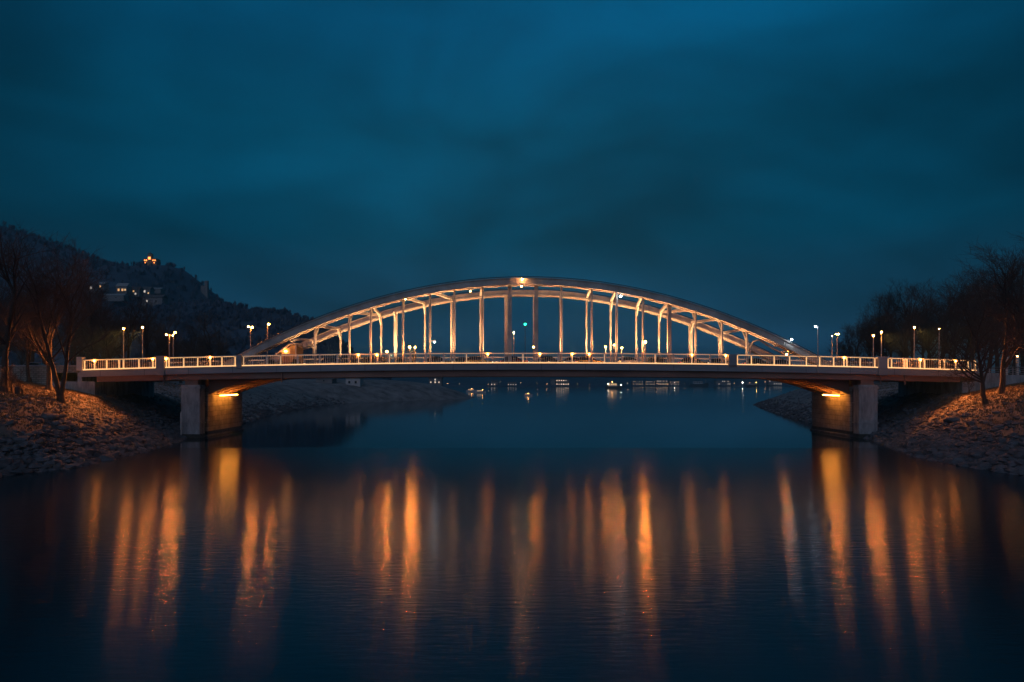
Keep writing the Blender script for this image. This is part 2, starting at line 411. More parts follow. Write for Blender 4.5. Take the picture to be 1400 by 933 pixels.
# ------------------------------------------------------------------ water
def water():
    m = bpy.data.materials.new('river_water'); m.use_nodes = True
    nt = m.node_tree; N = nt.nodes; L = nt.links; b = N['Principled BSDF']
    b.inputs['Base Color'].default_value = (0.002, 0.026, 0.045, 1)
    b.inputs['IOR'].default_value = 1.38
    tc = N.new('ShaderNodeTexCoord')
    # wind-ruffled below the bridge, smooth above it; the edge of the ruffled water wanders
    sp = N.new('ShaderNodeSeparateXYZ'); L.new(tc.outputs['Object'], sp.inputs[0])
    wn = N.new('ShaderNodeTexNoise'); wn.inputs['Scale'].default_value = 0.05; wn.inputs['Detail'].default_value = 3
    L.new(tc.outputs['Object'], wn.inputs['Vector'])
    ma = N.new('ShaderNodeMath'); ma.operation = 'MULTIPLY_ADD'; L.new(wn.outputs['Fac'], ma.inputs[0]); ma.inputs[1].default_value = 2.5
    L.new(sp.outputs['Y'], ma.inputs[2])
    mr = N.new('ShaderNodeMapRange'); mr.interpolation_type = 'SMOOTHSTEP'; L.new(ma.outputs[0], mr.inputs['Value'])
    mr.inputs['From Min'].default_value = 80.2; mr.inputs['From Max'].default_value = 81.6
    mr.inputs['To Min'].default_value = 0.145; mr.inputs['To Max'].default_value = 0.06
    L.new(mr.outputs[0], b.inputs['Roughness'])
    mp = N.new('ShaderNodeMapping'); mp.inputs['Scale'].default_value = (0.8, 3.2, 1)
    L.new(tc.outputs['Object'], mp.inputs['Vector'])
    n1 = N.new('ShaderNodeTexNoise'); n1.inputs['Scale'].default_value = 1.3; n1.inputs['Detail'].default_value = 5; n1.inputs['Roughness'].default_value = 0.55
    L.new(mp.outputs['Vector'], n1.inputs['Vector'])
    bp = N.new('ShaderNodeBump'); bp.inputs['Distance'].default_value = 0.05
    m2 = N.new('ShaderNodeMapRange'); L.new(ma.outputs[0], m2.inputs['Value'])
    m2.inputs['From Min'].default_value = 79.5; m2.inputs['From Max'].default_value = 83.5
    m2.inputs['To Min'].default_value = 0.24; m2.inputs['To Max'].default_value = 0.03
    L.new(m2.outputs[0], bp.inputs['Strength'])
    L.new(n1.outputs['Fac'], bp.inputs['Height']); L.new(bp.outputs['Normal'], b.inputs['Normal'])
    # long-crested ripples: the gloss stretches along the line of the river
    b.inputs['Anisotropic'].default_value = 0.62
    tg = N.new('ShaderNodeCombineXYZ'); tg.inputs['Y'].default_value = 1.0
    L.new(tg.outputs[0], b.inputs['Tangent'])
    o = np_mesh('river_water', np.array([(-4000, -300, 0), (4000, -300, 0), (4000, 6000, 0), (-4000, 6000, 0)]), np.array([[0, 1, 2, 3]]), m, 'structure')
    return o


water()

# ------------------------------------------------------------------ riprap, boulders, grass
TT = MB().ico((0, 0, 0), 1.0)
ICO_V = np.array(TT.v); ICO_F = np.array(TT.f)


def riprap(side):
    V = []; Fs = []; k = 0
    for _ in range(13000):
        Y = random.uniform(44, 118) if random.random() < 0.85 else random.uniform(118, 240)
        d = random.uniform(-0.8, 11.5) if random.random() < .8 else random.uniform(-.8, 3)
        if d > 5 and random.random() < 0.72: continue
        w = shore(LW if side < 0 else RW, Y); x = w + side * d
        r = random.choice((0.13, 0.16, 0.2, 0.2, 0.26, 0.34, 0.45)) * random.uniform(0.65, 1.05) * (1.25 if d < 2 else 0.95 if d < 7 else 0.6)
        v = ICO_V * RNG.uniform(0.72, 1.25, (12, 1)) * np.array([r * random.uniform(0.9, 1.5), r * random.uniform(0.9, 1.4), r * random.uniform(.5, .85)])
        a = random.uniform(0, 6.28); ca, sa = math.cos(a), math.sin(a)
        v = np.stack([v[:, 0] * ca - v[:, 1] * sa + x, v[:, 0] * sa + v[:, 1] * ca + Y, v[:, 2] + bank_z(side, x, Y) + r * 0.12], 1)
        V.append(v); Fs.append(ICO_F + k); k += 12
    o = np_mesh('riprap', np.concatenate(V), np.concatenate(Fs), M['rock'], 'stuff')
    o['label'] = 'loose grey riprap stones on the ' + ('left' if side < 0 else 'right') + ' river bank'


riprap(-1); riprap(1)


def boulders(side, n, group, label):
    import bmesh
    for i in range(n):
        bm = bmesh.new(); bmesh.ops.create_icosphere(bm, subdivisions=2, radius=1)
        sd = random.uniform(0, 99); r = random.uniform(0.32, 0.75)
        s3 = (random.uniform(1, 1.5), random.uniform(.9, 1.3), random.uniform(.55, .8))
        for v in bm.verts:
            q = 1 + 0.35 * mn.noise(v.co * 1.2 + Vector((sd, 0, 0))) + 0.15 * mn.noise(v.co * 3 + Vector((sd, 5, 0)))
            v.co = Vector((v.co.x * s3[0], v.co.y * s3[1], v.co.z * s3[2])) * r * q
        me = bpy.data.meshes.new('boulder'); bm.to_mesh(me); bm.free(); me.materials.append(M['rock'])
        o = bpy.data.objects.new('boulder', me); C.objects.link(o)
        Y = random.uniform(54, 86); d = random.uniform(-0.3, 2.2) if random.random() < .75 else random.uniform(2, 7)
        x = shore(LW if side < 0 else RW, Y) + side * d
        o.location = (x, Y, bank_z(side, x, Y) + r * 0.2); o.rotation_euler = (0, 0, random.uniform(0, 6))
        tag(o, label, 'boulder', group)


boulders(-1, 26, 'boulders on the left bank', 'big rounded grey boulder among the riprap of the left bank')
boulders(1, 26, 'boulders on the right bank', 'big rounded grey boulder among the riprap of the right bank')


def grass(side):
    V = []; Fs = []; k = 0
    for _ in range(24000):
        Y = random.uniform(58, 92.0) if random.random() < .8 else random.uniform(109, 150)
        d = random.uniform(4.5, 28)
        if random.random() > (d - 3.5) / 6: continue
        w = shore(LW if side < 0 else RW, Y); x = w + side * d; z = bank_z(side, x, Y) - 0.02
        for q in range(2):
            a = random.uniform(0, 6.28); hh = random.uniform(.08, .30); ww = random.uniform(.02, .05); ln = random.uniform(-.15, .15)
            bx = x + random.uniform(-.15, .15); by = Y + random.uniform(-.15, .15)
            V += [(bx - math.cos(a) * ww, by - math.sin(a) * ww, z), (bx + math.cos(a) * ww, by + math.sin(a) * ww, z), (bx + ln, by + random.uniform(-.1, .1), z + hh)]
            Fs.append((k, k + 1, k + 2)); k += 3
    o = np_mesh('dry_grass', np.array(V), np.array(Fs), M['grass'], 'stuff')
    o['label'] = 'short dry grass on top of the ' + ('left' if side < 0 else 'right') + ' bank'


grass(-1); grass(1)

# ------------------------------------------------------------------ the bridge
KN = 93.0 / F
XC = 1.5


def u2(x): return ((x - XC) / 60.8) ** 2
def z_top(x): return H + (24 - 10 * u2(x)) * KN          # kerb level
def z_bot(x): return H + (6 - 8 * u2(x)) * KN            # girder soffit


XL, XR = (112 - 700) * KN, (1333 - 700) * KN
Y0, Y1 = 92.5, 108.7                                    # faces of the deck
br = thing('arch_bridge', 'long steel tied arch bridge lit warm over the river', 'bridge', (XC, 100, 0))
XG = np.linspace(XL, XR, 61)


def along(mb, xs, ya, yb, za, zb):
    rings = [[(x, ya, za(x)), (x, yb, za(x)), (x, yb, zb(x)), (x, ya, zb(x))] for x in xs]
    mb.loft(rings)
    return mb


along(MB(), XG, Y0, Y0 + 1.1, lambda x: z_top(x) - .9, z_top).build('edge_beam', M['edge'], br)
along(MB(), XG, Y1 - 1.1, Y1, lambda x: z_top(x) - .9, z_top).build('edge_beam', M['edge'], br)
along(MB(), XG, Y0 + 1.1, Y0 + 3.6, lambda x: z_top(x) - .5, lambda x: z_top(x) - .03).build('footway', M['pave'], br)
along(MB(), XG, Y1 - 3.6, Y1 - 1.1, lambda x: z_top(x) - .5, lambda x: z_top(x) - .03).build('footway', M['pave'], br)
along(MB(), XG, Y0 + 3.6, Y1 - 3.6, lambda x: z_top(x) - .75, lambda x: z_top(x) - .3).build('carriageway', M['asphalt'], br)
for yy in (Y0 + 0.45, Y0 + 4.6, Y1 - 5.4, Y1 - 1.25):
    along(MB(), XG[1:-1], yy, yy + 0.8, z_bot, lambda x: z_top(x) - .9).build('girder', M['girder'], br)
mb = MB()
for x in np.arange(XL + 3, XR - 2, 4.0):
    mb.box(x - .12, x + .12, Y0 + 1.25, Y1 - 1.25, z_bot(x) + .35, z_top(x) - .92)
mb.build('floor_beams', M['girder'], br)
mb = MB(); mb.box(XL + 1.5, XR - 1.5, Y0 + 1.3, Y1 - 1.3, 0, 0)
# pillars standing proud of the fascia
for pa, pb, zt, zb in ((216.5, 228, 487, 513.5), (325.5, 332.5, 486, 504), (994, 1005.5, 485, 500.5), (1198, 1210, 488, 513.5)):
    o = MB().box((pa - 700) * KN, (pb - 700) * KN, Y0 - 0.22, Y0 + 0.75, H + (521 - zb) * KN, H + (521 - zt) * KN).build('pillar', M['edge'], br, bevel=0.05)
o = MB().box((108 - 700) * KN, (116 - 700) * KN, Y0 - .1, Y0 + .7, H + (521 - 507) * KN, H + (521 - 488.5) * KN).build('end_pillar', M['white_wall'], br, bevel=.05)
o['label'] = 'pale end pillar beside the left bank'
# drain pipes under the fascia
for px in (225, 386, 1203, 1236):
    x = (px - 700) * KN
    MB().tube([(x, Y0 + .3, z_top(x) - .85), (x, Y0 + .3, z_bot(x) - .55)], .09, 8).build('drain_pipe', M['girder'], br)
# scrawl of pale paint on the right part of the fascia
random.seed(5)
for a, b in ((1153, 1162), (1164, 1177), (1180, 1196)):
    pts = []
    for p in np.arange(a, b, .8):
        x = (p - 700) * KN; pts.append((x, Y0 - .012, z_top(x) - .42 + random.uniform(-.15, .15)))
    MB().tube(pts, .02, 4).build('graffiti', M['plaque'], br)
# joints and splash stains on the fascia
for px in range(140, 1330, 60):
    x = (px - 700) * KN
    MB().box(x - .02, x + .02, Y0 - .006, Y0 + .02, z_top(x) - .88, z_top(x) - .01).build('joint', M['dark'], br)
random.seed(21)

# arches
YN, YFAR = 94.3, 107.0
KA = 93.7 / F


def arch_top(x):
    u = (x / KA - 20) / 395
    return H + (521 - (380 + 106 * u * u)) * KA


def arch_t(x):
    u = (x / KA - 20) / 395
    return (9.6 + 2.2 * u * u) * KA


xa, xb = (297 - 700) * KA, (1143 - 700) * KA
XA = np.linspace(xa, xb, 73)


def arch(yc, name, k=1.0):
    rings = []; th = lambda x: arch_t(x) * k
    for x in XA:
        t = arch_top(x); b = t - th(x); fl = .22
        sec = [(-.74, t), (.74, t), (.74, t - .10), (.6, t - .10), (.6, b + fl), (.86, b + fl), (.86, b), (.46, b), (.46, b + .32), (-.46, b + .32), (-.46, b), (-.86, b), (-.86, b + fl), (-.6, b + fl), (-.6, t - .10), (-.74, t - .10)]
        rings.append([(x, yc + y, z) for y, z in sec])
    o = MB().loft(rings).build(name, M['steel'], br)
    for x in XA[6:-6:4]:
        t = arch_top(x); b = t - th(x)
        MB().bar((x, yc - .63, b + .24), (x, yc - .63, t - .11), .05, .10).build('stiffener', M['steel'], o)
    MB().tube([(x, yc - .55, arch_top(x) + .16) for x in XA], .05, 6).build('handrail', M['dark'], o)
    return o


arch(YN, 'arch_rib'); arch(YFAR, 'arch_rib', .88)

NEAR = [431, 477.5, 507, 551, 588, 621, 660, 697, 733, 767.5, 809, 843, 879, 915, 951, 987, 1021]
FARH = [466, 521, 541, 581, 617, 657, 692, 731, 766, 802, 835, 870, 901, 944, 983]
FLAT = {697, 733, 692, 731}


def hanger(px, yc, kk):
    x = (px - 700) * kk; za = arch_top(x) - arch_t(x) * (1 if yc < 100 else .88) + .1; zb = z_top(x) - .2
    mb = MB()
    if px in FLAT:
        mb.box(x - .28, x + .28, yc - .12, yc + .12, zb, za)
    elif px in (541, 915, 944):
        mb.box(x - .26, x + .26, yc - .26, yc + .26, zb, za)
    else:
        mb.tube([(x, yc, zb), (x, yc, za)], .16, 8, rot=math.pi / 8)
    o = mb.build('hanger', M['steel'], br)
    # gusset where the hanger meets the arch
    m2 = MB(); sgn = 1 if x < XC else -1
    m2.prism([(x - .22, za - .1), (x + .22, za - .1), (x + .75, za + .25), (x - .75, za + .25)][::-1], yc - .2, yc + .2)
    m2.build('gusset', M['steel'], o)
    return x, za


kn, kf = (YN / F), (YFAR / F)
near_xz = [hanger(p, YN, kn) for p in NEAR]
far_xz = [hanger(p, YFAR, kf) for p in FARH]
for i, (x, z) in enumerate(near_xz):
    fx, fz = min(far_xz, key=lambda q: abs(q[0] - x))
    if abs(x) < 12 and i % 2: continue
    mb = MB(); mb.bar((x, YN + .6, z + .35), (fx, YFAR - .6, fz + .35), .3, .38)
    mb.build('cross_beam', M['steel'], br)
# sway bracing: knees from the hangers up to the cross beams
for i in (0, 1, 2, 3, 13, 14, 15, 16):
    x, z = near_xz[i]
    mb = MB(); mb.bar((x, YN + .2, z - 1.2), (x, YN + 1.7, z + .2), .18, .22); mb.build('knee_brace', M['steel'], br)
for i in (0, 1, 2, 3, 10, 11, 12, 13, 14):
    x, z = far_xz[i]
    mb = MB(); mb.bar((x, YFAR - .2, z - 1.2), (x, YFAR - 1.7, z + .2), .18, .22); mb.build('knee_brace', M['steel'], br)
# portals at both ends, bent tubes between the arches
pl = [P(428.5, 489, 106), P(428.5, 470, 106), P(427, 466, 105), P(422, 464.5, 103), P(412, 464, 100), P(403, 465, 97), P(397, 466.5, 95)]
MB().tube(pl, .16, 8).build('portal_brace', M['steel'], br)
MB().tube([P(419, 465, 101), P(420, 473, 101), P(424, 474.5, 103), P(428.5, 474.5, 106)], .13, 8).build('portal_brace', M['steel'], br)
MB().tube([P(406, 472, 101), P(416, 477, 103), P(428.5, 474, 106)], .13, 8).build('portal_brace', M['steel'], br)
pr = [P(1026, 484, 106), P(1026, 474, 106), P(1030, 467, 105), P(1038, 465, 103), P(1050, 465, 100), P(1062, 470, 97), P(1076, 478, 94.5)]
MB().tube(pr, .15, 8).build('portal_brace', M['steel'], br)
MB().tube([P(1040, 466, 103), P(1052, 474, 104), P(1070, 484, 105), P(1080, 488, 106)], .15, 8).build('portal_brace', M['steel'], br)
MB().tube([P(1058, 474, 99), P(1070, 471, 97), P(1078, 478, 96), P(1068, 482, 97), P(1078, 484, 96)], .1, 8).build('portal_brace', M['steel'], br)

# piers
for s, xin in ((-1, (273.5 - 700) * KN), (1, (1174 - 700) * KN)):
    xo = xin + s * 2.55
    lo, hi = min(xin, xo), max(xin, xo)
    ztop = 7.25
    mb = MB(); mb.box(lo, hi, 92.9, 94.5, -2.5, ztop); o = mb.build('pier_column', M['concrete'], br, bevel=.06)
    MB().box(lo - .08, hi + .08, 92.82, 94.55, 2.0, 2.14).build('band_course', M['concrete'], o)
    MB().box(lo - .08, hi + .08, 92.82, 94.55, 4.75, 4.87).build('band_course', M['concrete'], o)
    MB().box(lo - .12, hi + .12, 92.78, 94.6, 6.75, 7.0).build('band_course', M['concrete'], o)
    mb = MB(); mb.box(lo + .15, hi - .0, 95.3, 107.6, -2.5, 7.0) if s < 0 else mb.box(lo, hi - .15, 95.3, 107.6, -2.5, 7.0)
    if s < 0:
        mb = MB(); mb.box(lo + .2, xin, 95.3, 107.6, -2.5, 7.0)
    pw = mb.build('pier_wall', M['pier_stone'], br, bevel=.08)
    MB().box(lo + .3, hi - .3, 94.45, 95.35, -2.5, 6.6).build('pier_core', M['dark'], br)
    # footing, broken at the waterline
    fx0, fx1 = (lo - .1, hi + .12) if s < 0 else (lo - .12, hi + .1)
    MB().box(fx0, fx1, 95.0, 108.0, -2.5, .28).build('footing', M['rock'], br, bevel=.12)
    # haunch ribs curving up from the pier to the girders
    for yy in (95.6, 98.2, 100.8, 103.4, 106.4):
        up = []; dn = []
        for k in range(9):
            t = k / 8; x = xin - s * (0 + 9.5 * t)
            zl = 5.95 + (z_bot(x) - 5.95) * (1 - (1 - t) ** 2.0)
            dn.append((x, zl - .02)); up.append((x, z_bot(x) + .03))
        poly = dn + up[::-1]
        MB().prism(poly if s > 0 else poly[::-1], yy, yy + .45).build('haunch_rib', M['girder'], br)
    MB().box(lo + .3, hi - .3, 95.4, 107.5, 6.99, z_bot((lo + hi) / 2) + .05).build('bearing_block', M['girder'], br)
    MB().box(lo + .4, hi - .4, 93.2, 94.3, 7.25, z_bot((lo + hi) / 2) + .05).build('bearing_block', M['girder'], br)
    MB().box(lo - .012, hi + .012, 92.888, 94.512, -1, .55).build('waterline_band', M['wet'], o)
    MB().box(lo + .1, hi + .012 if s < 0 else hi - .1, 95.288, 107.612, -1, .75).build('waterline_band', M['wet'], pw) if s < 0 else MB().box(lo - .012, hi - .1, 95.288, 107.612, -1, .75).build('waterline_band', M['wet'], pw)
    # light tube on the river side of the pier
    yA, yB = (97.2, 103.3) if s < 0 else (96.6, 101.6)
    MB().tube([(xin - s * .95, yA, 5.72), (xin - s * .95, yB, 5.72)], .07, 6).build('pier_light', M['underlight'], pw)
    for q in (yA + .3, yB - .3): MB().bar((xin - s * .02, q, 5.86), (xin - s * 1.0, q, 5.82), .08, .08).build('light_bracket', M['dark'], pw)
# abutments, buried in the banks
for s, x in ((-1, XL), (1, XR)):
    a, b = (x - 4, x + 1.8) if s < 0 else (x - 1.8, x + 4)
    MB().box(a, b, Y0 + .4, Y1 - .4, 3.0, z_bot(x) + .1).build('abutment', M['concrete'], br)
    MB().box(a if s < 0 else x + .003, x - .003 if s < 0 else b, Y0 + .5, Y1 - .5, z_bot(x) + .1, z_top(x) - .3).build('approach_slab', M['concrete'], br)

# approach roads
for s, x in ((-1, XL - 4), (1, XR + 4)):
    mb = MB(); far = x + s * 220
    rings = []
    for q in np.linspace(x, far, 12):
        zz = 8.95 + (z_top(XL) - .3 - 8.95) * max(0, 1 - abs(q - x) / 30) + abs(q - x) * .004
        rings.append([(q, Y0 + 3, zz - .8), (q, Y1 - 3, zz - .8), (q, Y1 - 3, zz), (q, Y0 + 3, zz)])
    o = mb.loft(rings).build('approach_road', M['asphalt']); o['kind'] = 'structure'

# ------------------------------------------------------------------ railings
HR = 1.42


def railing(pa, pb, y, kk, label, strip, postpx, lamps=(), dense=True, group=None, bright=False):
    x0, x1 = (pa - 700) * kk, (pb - 700) * kk
    t = thing('bridge_railing', label, 'railing', ((x0 + x1) / 2, y, z_top((x0 + x1) / 2)), group)
    xs = np.linspace(x0, x1, max(3, int((x1 - x0) / 2)))
    R = [(x, y, z_top(x) + HR) for x in xs]
    mb = MB()
    for a, b in zip(R[:-1], R[1:]): mb.bar(a, b, .09, .09)
    mb.build('top_rail', M['rail'], t)
    mb = MB()
    for a, b in zip(R[:-1], R[1:]): mb.bar((a[0], y, a[2] - HR + .16), (b[0], y, b[2] - HR + .16), .05, .06)
    mb.build('bottom_rail', M['rail'], t)
    for p in postpx:
        x = (p - 700) * kk; w = .09
        o = MB().box(x - w, x + w, y - .09, y + .09, z_top(x) - .02, z_top(x) + HR + .06).build('post', M['rail'], t)
        if bright or p in (334.5, 385, 491, 533, 638, 715, 782, 826, 895, 945, 991):
            MB().box(x - .05, x + .05, y - .125, y - .093, z_top(x) + .12, z_top(x) + HR - .14).build('post_light_strip', M['rail_light_bright' if bright else 'rail_light'], o)
        if p in lamps:
            q = MB().box(x - .07, x + .07, y - .24, y - .10, z_top(x) + HR - .24, z_top(x) + HR - .10).build('post_light', M['bulb_post'], o)
    if dense:
        mb = MB()
        for x in np.arange(x0 + .2, x1 - .1, .30):
            mb.box(x - .02, x + .02, y - .02, y + .02, z_top(x) + .17, z_top(x) + HR - .04)
        mb.build('infill_bars', M['rail'], t)
    if strip:
        mb = MB()
        for a, b in zip(R[:-1], R[1:]): mb.bar((a[0] + .02, y - .03, a[2] - .085), (b[0] - .02, y - .03, b[2] - .085), .035, .06)
        mb.build('handrail_light', M['rail_light_bright' if bright else 'rail_light'], t)
        mb = MB()
        for a, b in zip(xs[:-1], xs[1:]):
            mb.bar((a + .02, y - .15, z_top(a) + .06), (b - .02, y - .15, z_top(b) + .06), .09, .11)
        mb.build('light_strip', M['strip'], t)
    return t


def hedge(pa, pb, label):
    x0, x1 = (pa - 700) * KN, (pb - 700) * KN; xc = (x0 + x1) / 2; z = z_top(xc)
    t = thing('hedge', label, 'hedge', (xc, 94.3, z))
    MB().box(x0, x1, 94.0, 94.6, z - .12, z + .22).build('planter_box', M['concrete'], t)
    mb = MB()
    for _ in range(int((x1 - x0) * 210)):
        c = Vector((random.uniform(x0, x1), random.uniform(94.0, 94.6), 0)); c.z = z + .2 + random.random() ** .7 * (.82 + .16 * mn.noise((c.x * .8, 0, 3)))
        d = Vector((random.uniform(-1, 1), random.uniform(-1, 1), random.uniform(-1, 1))).normalized(); e = d.cross(Vector((.3, .5, .8))).normalized(); q = random.uniform(.05, .1)
        mb.add([c - d * q, c + e * q * .6, c + d * q, c - e * q * .6], [(0, 1, 2, 3)])
    mb.build('foliage', M['beech'], t)


hedge(118, 214, 'brown winter hedge in a planter behind the leftmost railing')
hedge(231, 304, 'brown winter hedge between the left blue pillar and the arch foot')
hedge(1148, 1196, 'brown winter hedge left of the right blue pillar')
hedge(1213, 1328, 'brown winter hedge behind the rightmost railing')
yr = Y0 + .22
railing(116, 216.5, yr, KN, 'pale lit railing of the bridge end at the left bank', True, [118, 131.5, 148, 165, 171, 192, 211, 215], (131.5, 211), bright=True)
railing(228, 325.5, yr, KN, 'railing section above the left pier and the blue pillar', True, [229.5, 233, 253, 272, 289, 305, 323], (229.5, 289), bright=True)
railing(332.5, 994, yr, KN, 'long front railing under the middle of the arch', True, [334.5, 366, 385, 408, 438, 462, 491, 516, 533, 562, 583, 607, 638, 667, 690, 715, 738, 763, 782, 805, 826, 850, 872, 895, 920, 945, 970, 991], (491, 516, 667, 738, 782, 805, 945, 991))
railing(1005.5, 1198, yr, KN, 'front railing where the arch comes down near the right pier', True, [1007, 1026, 1057, 1078, 1101, 1119, 1138, 1152, 1156, 1174, 1194], (1152,), bright=True)
railing(1210, 1332, yr, KN, 'bright lit railing at the right bank end of the bridge', True, [1212, 1217, 1234, 1238, 1256, 1262, 1283, 1289, 1304, 1321, 1331], (1256, 1304), bright=True)
yf = Y1 - .22; kf2 = yf / F
railing(205, 1236, yf, kf2, 'long rear railing along the far edge of the bridge', True, [205 + i * (1236 - 205) / 44 for i in range(45)], (), True)

# ------------------------------------------------------------------ floodlights that wash the arches
def floodlight(x, y, tilt, power, label, group):
    z = z_top(x) - .03
    t = thing('floodlight', label, 'floodlight', (x, y, z), group)
    MB().box(x - .05, x + .05, y - .05, y + .05, z, z + .14).build('bracket', M['dark'], t)
    h = MB().box(x - .17, x + .17, y - .12, y + .12, z + .13, z + .27).build('housing', M['dark'], t)
    MB().box(x - .15, x + .15, y - .10, y + .10, z + .273, z + .285).build('lens', M['flood'], h)
    ld = bpy.data.lights.new('floodlight_beam', 'SPOT'); ld.energy = power; ld.color = (1.0, 0.49, 0.20)
    ld.spot_size = math.radians(112); ld.spot_blend = .75; ld.shadow_soft_size = .12
    lo = bpy.data.objects.new('beam', ld); C.objects.link(lo); lo.parent = t; lo.location = (0, 0, .36)
    lo.rotation_euler = (math.pi + math.radians(tilt), 0, 0)


def wash(rows, y, kk, tilt, base, label, group):
    ps = [rows[0] - 30] + list(rows) + [rows[-1] + 30]
    for a, b in zip(ps[:-1], ps[1:]):
        x = ((a + b) / 2 - 700) * kk
        hgt = max(3.0, arch_top(x) - z_top(x))
        if (705 if y < 100 else 670) < (a + b) / 2 < (725 if y < 100 else 752): continue
        floodlight(x, y, tilt, base * (hgt / 10) ** 1.6, label, group)


wash(NEAR, 94.4, 94.4 / F, 0, 4600, 'small dark floodlight on the kerb behind the front railing', 'floodlights of the near arch')
wash(FARH, 104.6, 104.6 / F, -11, 5200, 'small dark floodlight on the rear footway below the far arch', 'floodlights of the far arch')


# ------------------------------------------------------------------ lamps
def lamp(px, py, Y, label, zb=None, heads=((0, 0),), bulb='bulb_sodium', pole_px=None, r=.2, aim=None, name='street_lamp', pr=.075):
    """post with one or two heads; heads are offsets in photo pixels from (px, py)"""
    pp = px if pole_px is None else pole_px
    top = P(pp, py, Y)
    if zb is None: zb = z_top(top.x) - .03
    t = thing(name, label, 'street lamp', (top.x, Y, zb))
    MB().tube([(top.x, Y, zb), (top.x, Y, zb + .9), (top.x, Y, top.z + .05)], [pr * 1.5, pr * 1.1, pr * .8], 8).build('pole', M['pole'], t)
    for dx, dy in heads:
        q = P(px + dx, py + dy, Y)
        if abs(q.x - top.x) > .12:
            MB().tube([(top.x, Y, top.z), ((top.x + q.x) / 2, Y, max(q.z, top.z) + .22), (q.x, Y, q.z + .18)], .05, 6).build('arm', M['pole'], t)
        h = MB().box(q.x - .2, q.x + .2, Y - .15, Y + .15, q.z + .10, q.z + .19).build('lamp_head', M['pole'], t, bevel=.04)
        MB().ico((q.x, Y, q.z), r * .56, (1, 1, .9)).build('bulb', M[bulb], h)
    if aim:                      # added beam, no part of the lamp itself, to brighten the bank
        ld = bpy.data.lights.new('added_bank_beam', 'SPOT'); ld.energy = aim[1]; ld.color = (1.0, 0.27, 0.055)
        ld.spot_size = math.radians(74); ld.spot_blend = 1.0; ld.shadow_soft_size = .15
        lo = bpy.data.objects.new('beam', ld); C.objects.link(lo); lo.parent = t
        lo.location = (0, 0, top.z - zb - .25)
        lo.rotation_euler = (Vector(aim[0]) - Vector((top.x, Y, top.z - .25))).to_track_quat('-Z', 'Y').to_euler()
    return t


lamp(169, 450, 95.5, 'tall orange street lamp nearest the left end of the bridge', aim=((-57, 81, 6.5), 40000))
lamp(195, 448, 95.5, 'second tall orange street lamp from the left end of the bridge', aim=((-55, 80, 6), 42000))
lamp(227.5, 458, 96, 'street lamp with a head on a short arm above the left blue pillar', pole_px=231.5, r=.17)
lamp(236.5, 459, 96, 'double headed street lamp just right of the left blue pillar', heads=((0, 0), (3, -4)), pole_px=237, r=.17)
lamp(342.5, 447, 96, 'double headed orange street lamp behind the left foot of the arch', heads=((-3, 0), (2.5, 1)), r=.18)
lamp(367.5, 443.5, 96, 'orange street lamp rising above the left slope of the arch', pole_px=365.5)
lamp(529, 481, 93.6, 'low orange lamp left of the wide hanger', r=.16, name='lamp_post', bulb='bulb_strong')
lamp(560, 475, 93.6, 'orange lamp post, left one of the pair by the bushy tree', r=.18, name='lamp_post', bulb='bulb_strong')
lamp(567.5, 475.5, 93.6, 'orange lamp post, right one of the pair by the bushy tree', r=.18, name='lamp_post', bulb='bulb_sodium')
lamp(594, 468, 95.2, 'white lamp on an arm beside a left hanger', pole_px=588.8, bulb='bulb_pale', name='lamp_post')
lamp(702.5, 455, 95.4, 'single warm lamp post left of the green signal', bulb='bulb_warm', r=.14, name='lamp_post')
lamp(729.5, 475, 96.2, 'low lamp post by the central hanger, taller of two', r=.17, name='lamp_post')
lamp(734.5, 478, 96.2, 'low lamp post by the central hanger, shorter of two', r=.12, name='lamp_post', bulb='bulb_warm')
lamp(828, 474.5, 95.8, 'lamp post, leftmost of the three beside the right hangers', r=.15, name='lamp_post')
lamp(839.5, 472, 95.8, 'lamp post, middle of the three beside the right hangers', r=.15, name='lamp_post')
lamp(850, 476, 95.8, 'lamp post, rightmost of the three beside the right hangers', r=.17, name='lamp_post')
lamp(871.5, 477.5, 96.3, 'very small lamp post left of the bright lamp', r=.1, name='lamp_post', bulb='bulb_warm')
lamp(882.5, 468, 93.6, 'brightest orange lamp post with long reflection right of the middle', r=.2, name='lamp_post', bulb='bulb_strong')
lamp(1075.5, 485, 95.5, 'low orange lamp under the right portal braces', r=.17, name='lamp_post')
lamp(1115, 447, Y0 - .35, 'tall white lamp fixed outside the right front railing', zb=z_top(41.5) - .8, pole_px=1118.2, bulb='bulb_pale')
lamp(1137.5, 460, 97.5, 'small white street lamp beside the double orange one', bulb='bulb_white', r=.12)
lamp(1144.5, 457, 96.5, 'double headed orange street lamp behind the right railing', heads=((-1.5, 0), (2, .3)), r=.16)
lamp(1194, 459.5, 95.5, 'shorter orange street lamp at the right blue pillar')
lamp(1205, 454.5, 95.5, 'taller orange street lamp at the right blue pillar', aim=((57, 80, 6), 42000))
lamp(1250, 448, 95.5, 'tall orange street lamp alone near the right end of the bridge', aim=((61, 80, 6.5), 44000))
pz = P(1284, 450, 100)
lamp(1284, 450, 100, 'orange street lamp half hidden in bare branches at right', zb=9.0, r=.17)
# signal on a thin mast
t = thing('signal_mast', 'green signal light on a thin dark mast between the central hangers', 'signal', (P(718, 443, 104).x, 104, z_top(2) - .3))
q = P(718, 443.5, 104)
MB().tube([(q.x, 104, z_top(2) - .3), (q.x, 104, q.z - .3)], .03, 6).build('mast', M['dark'], t)
hs = MB().box(q.x - .22, q.x + .22, 104, 104.3, q.z - .4, q.z + .4).build('housing', M['dark'], t, bevel=.03)
MB().ico((q.x, 103.98, q.z), .19, (1, .5, 1)).build('lens', M['bulb_green'], hs)
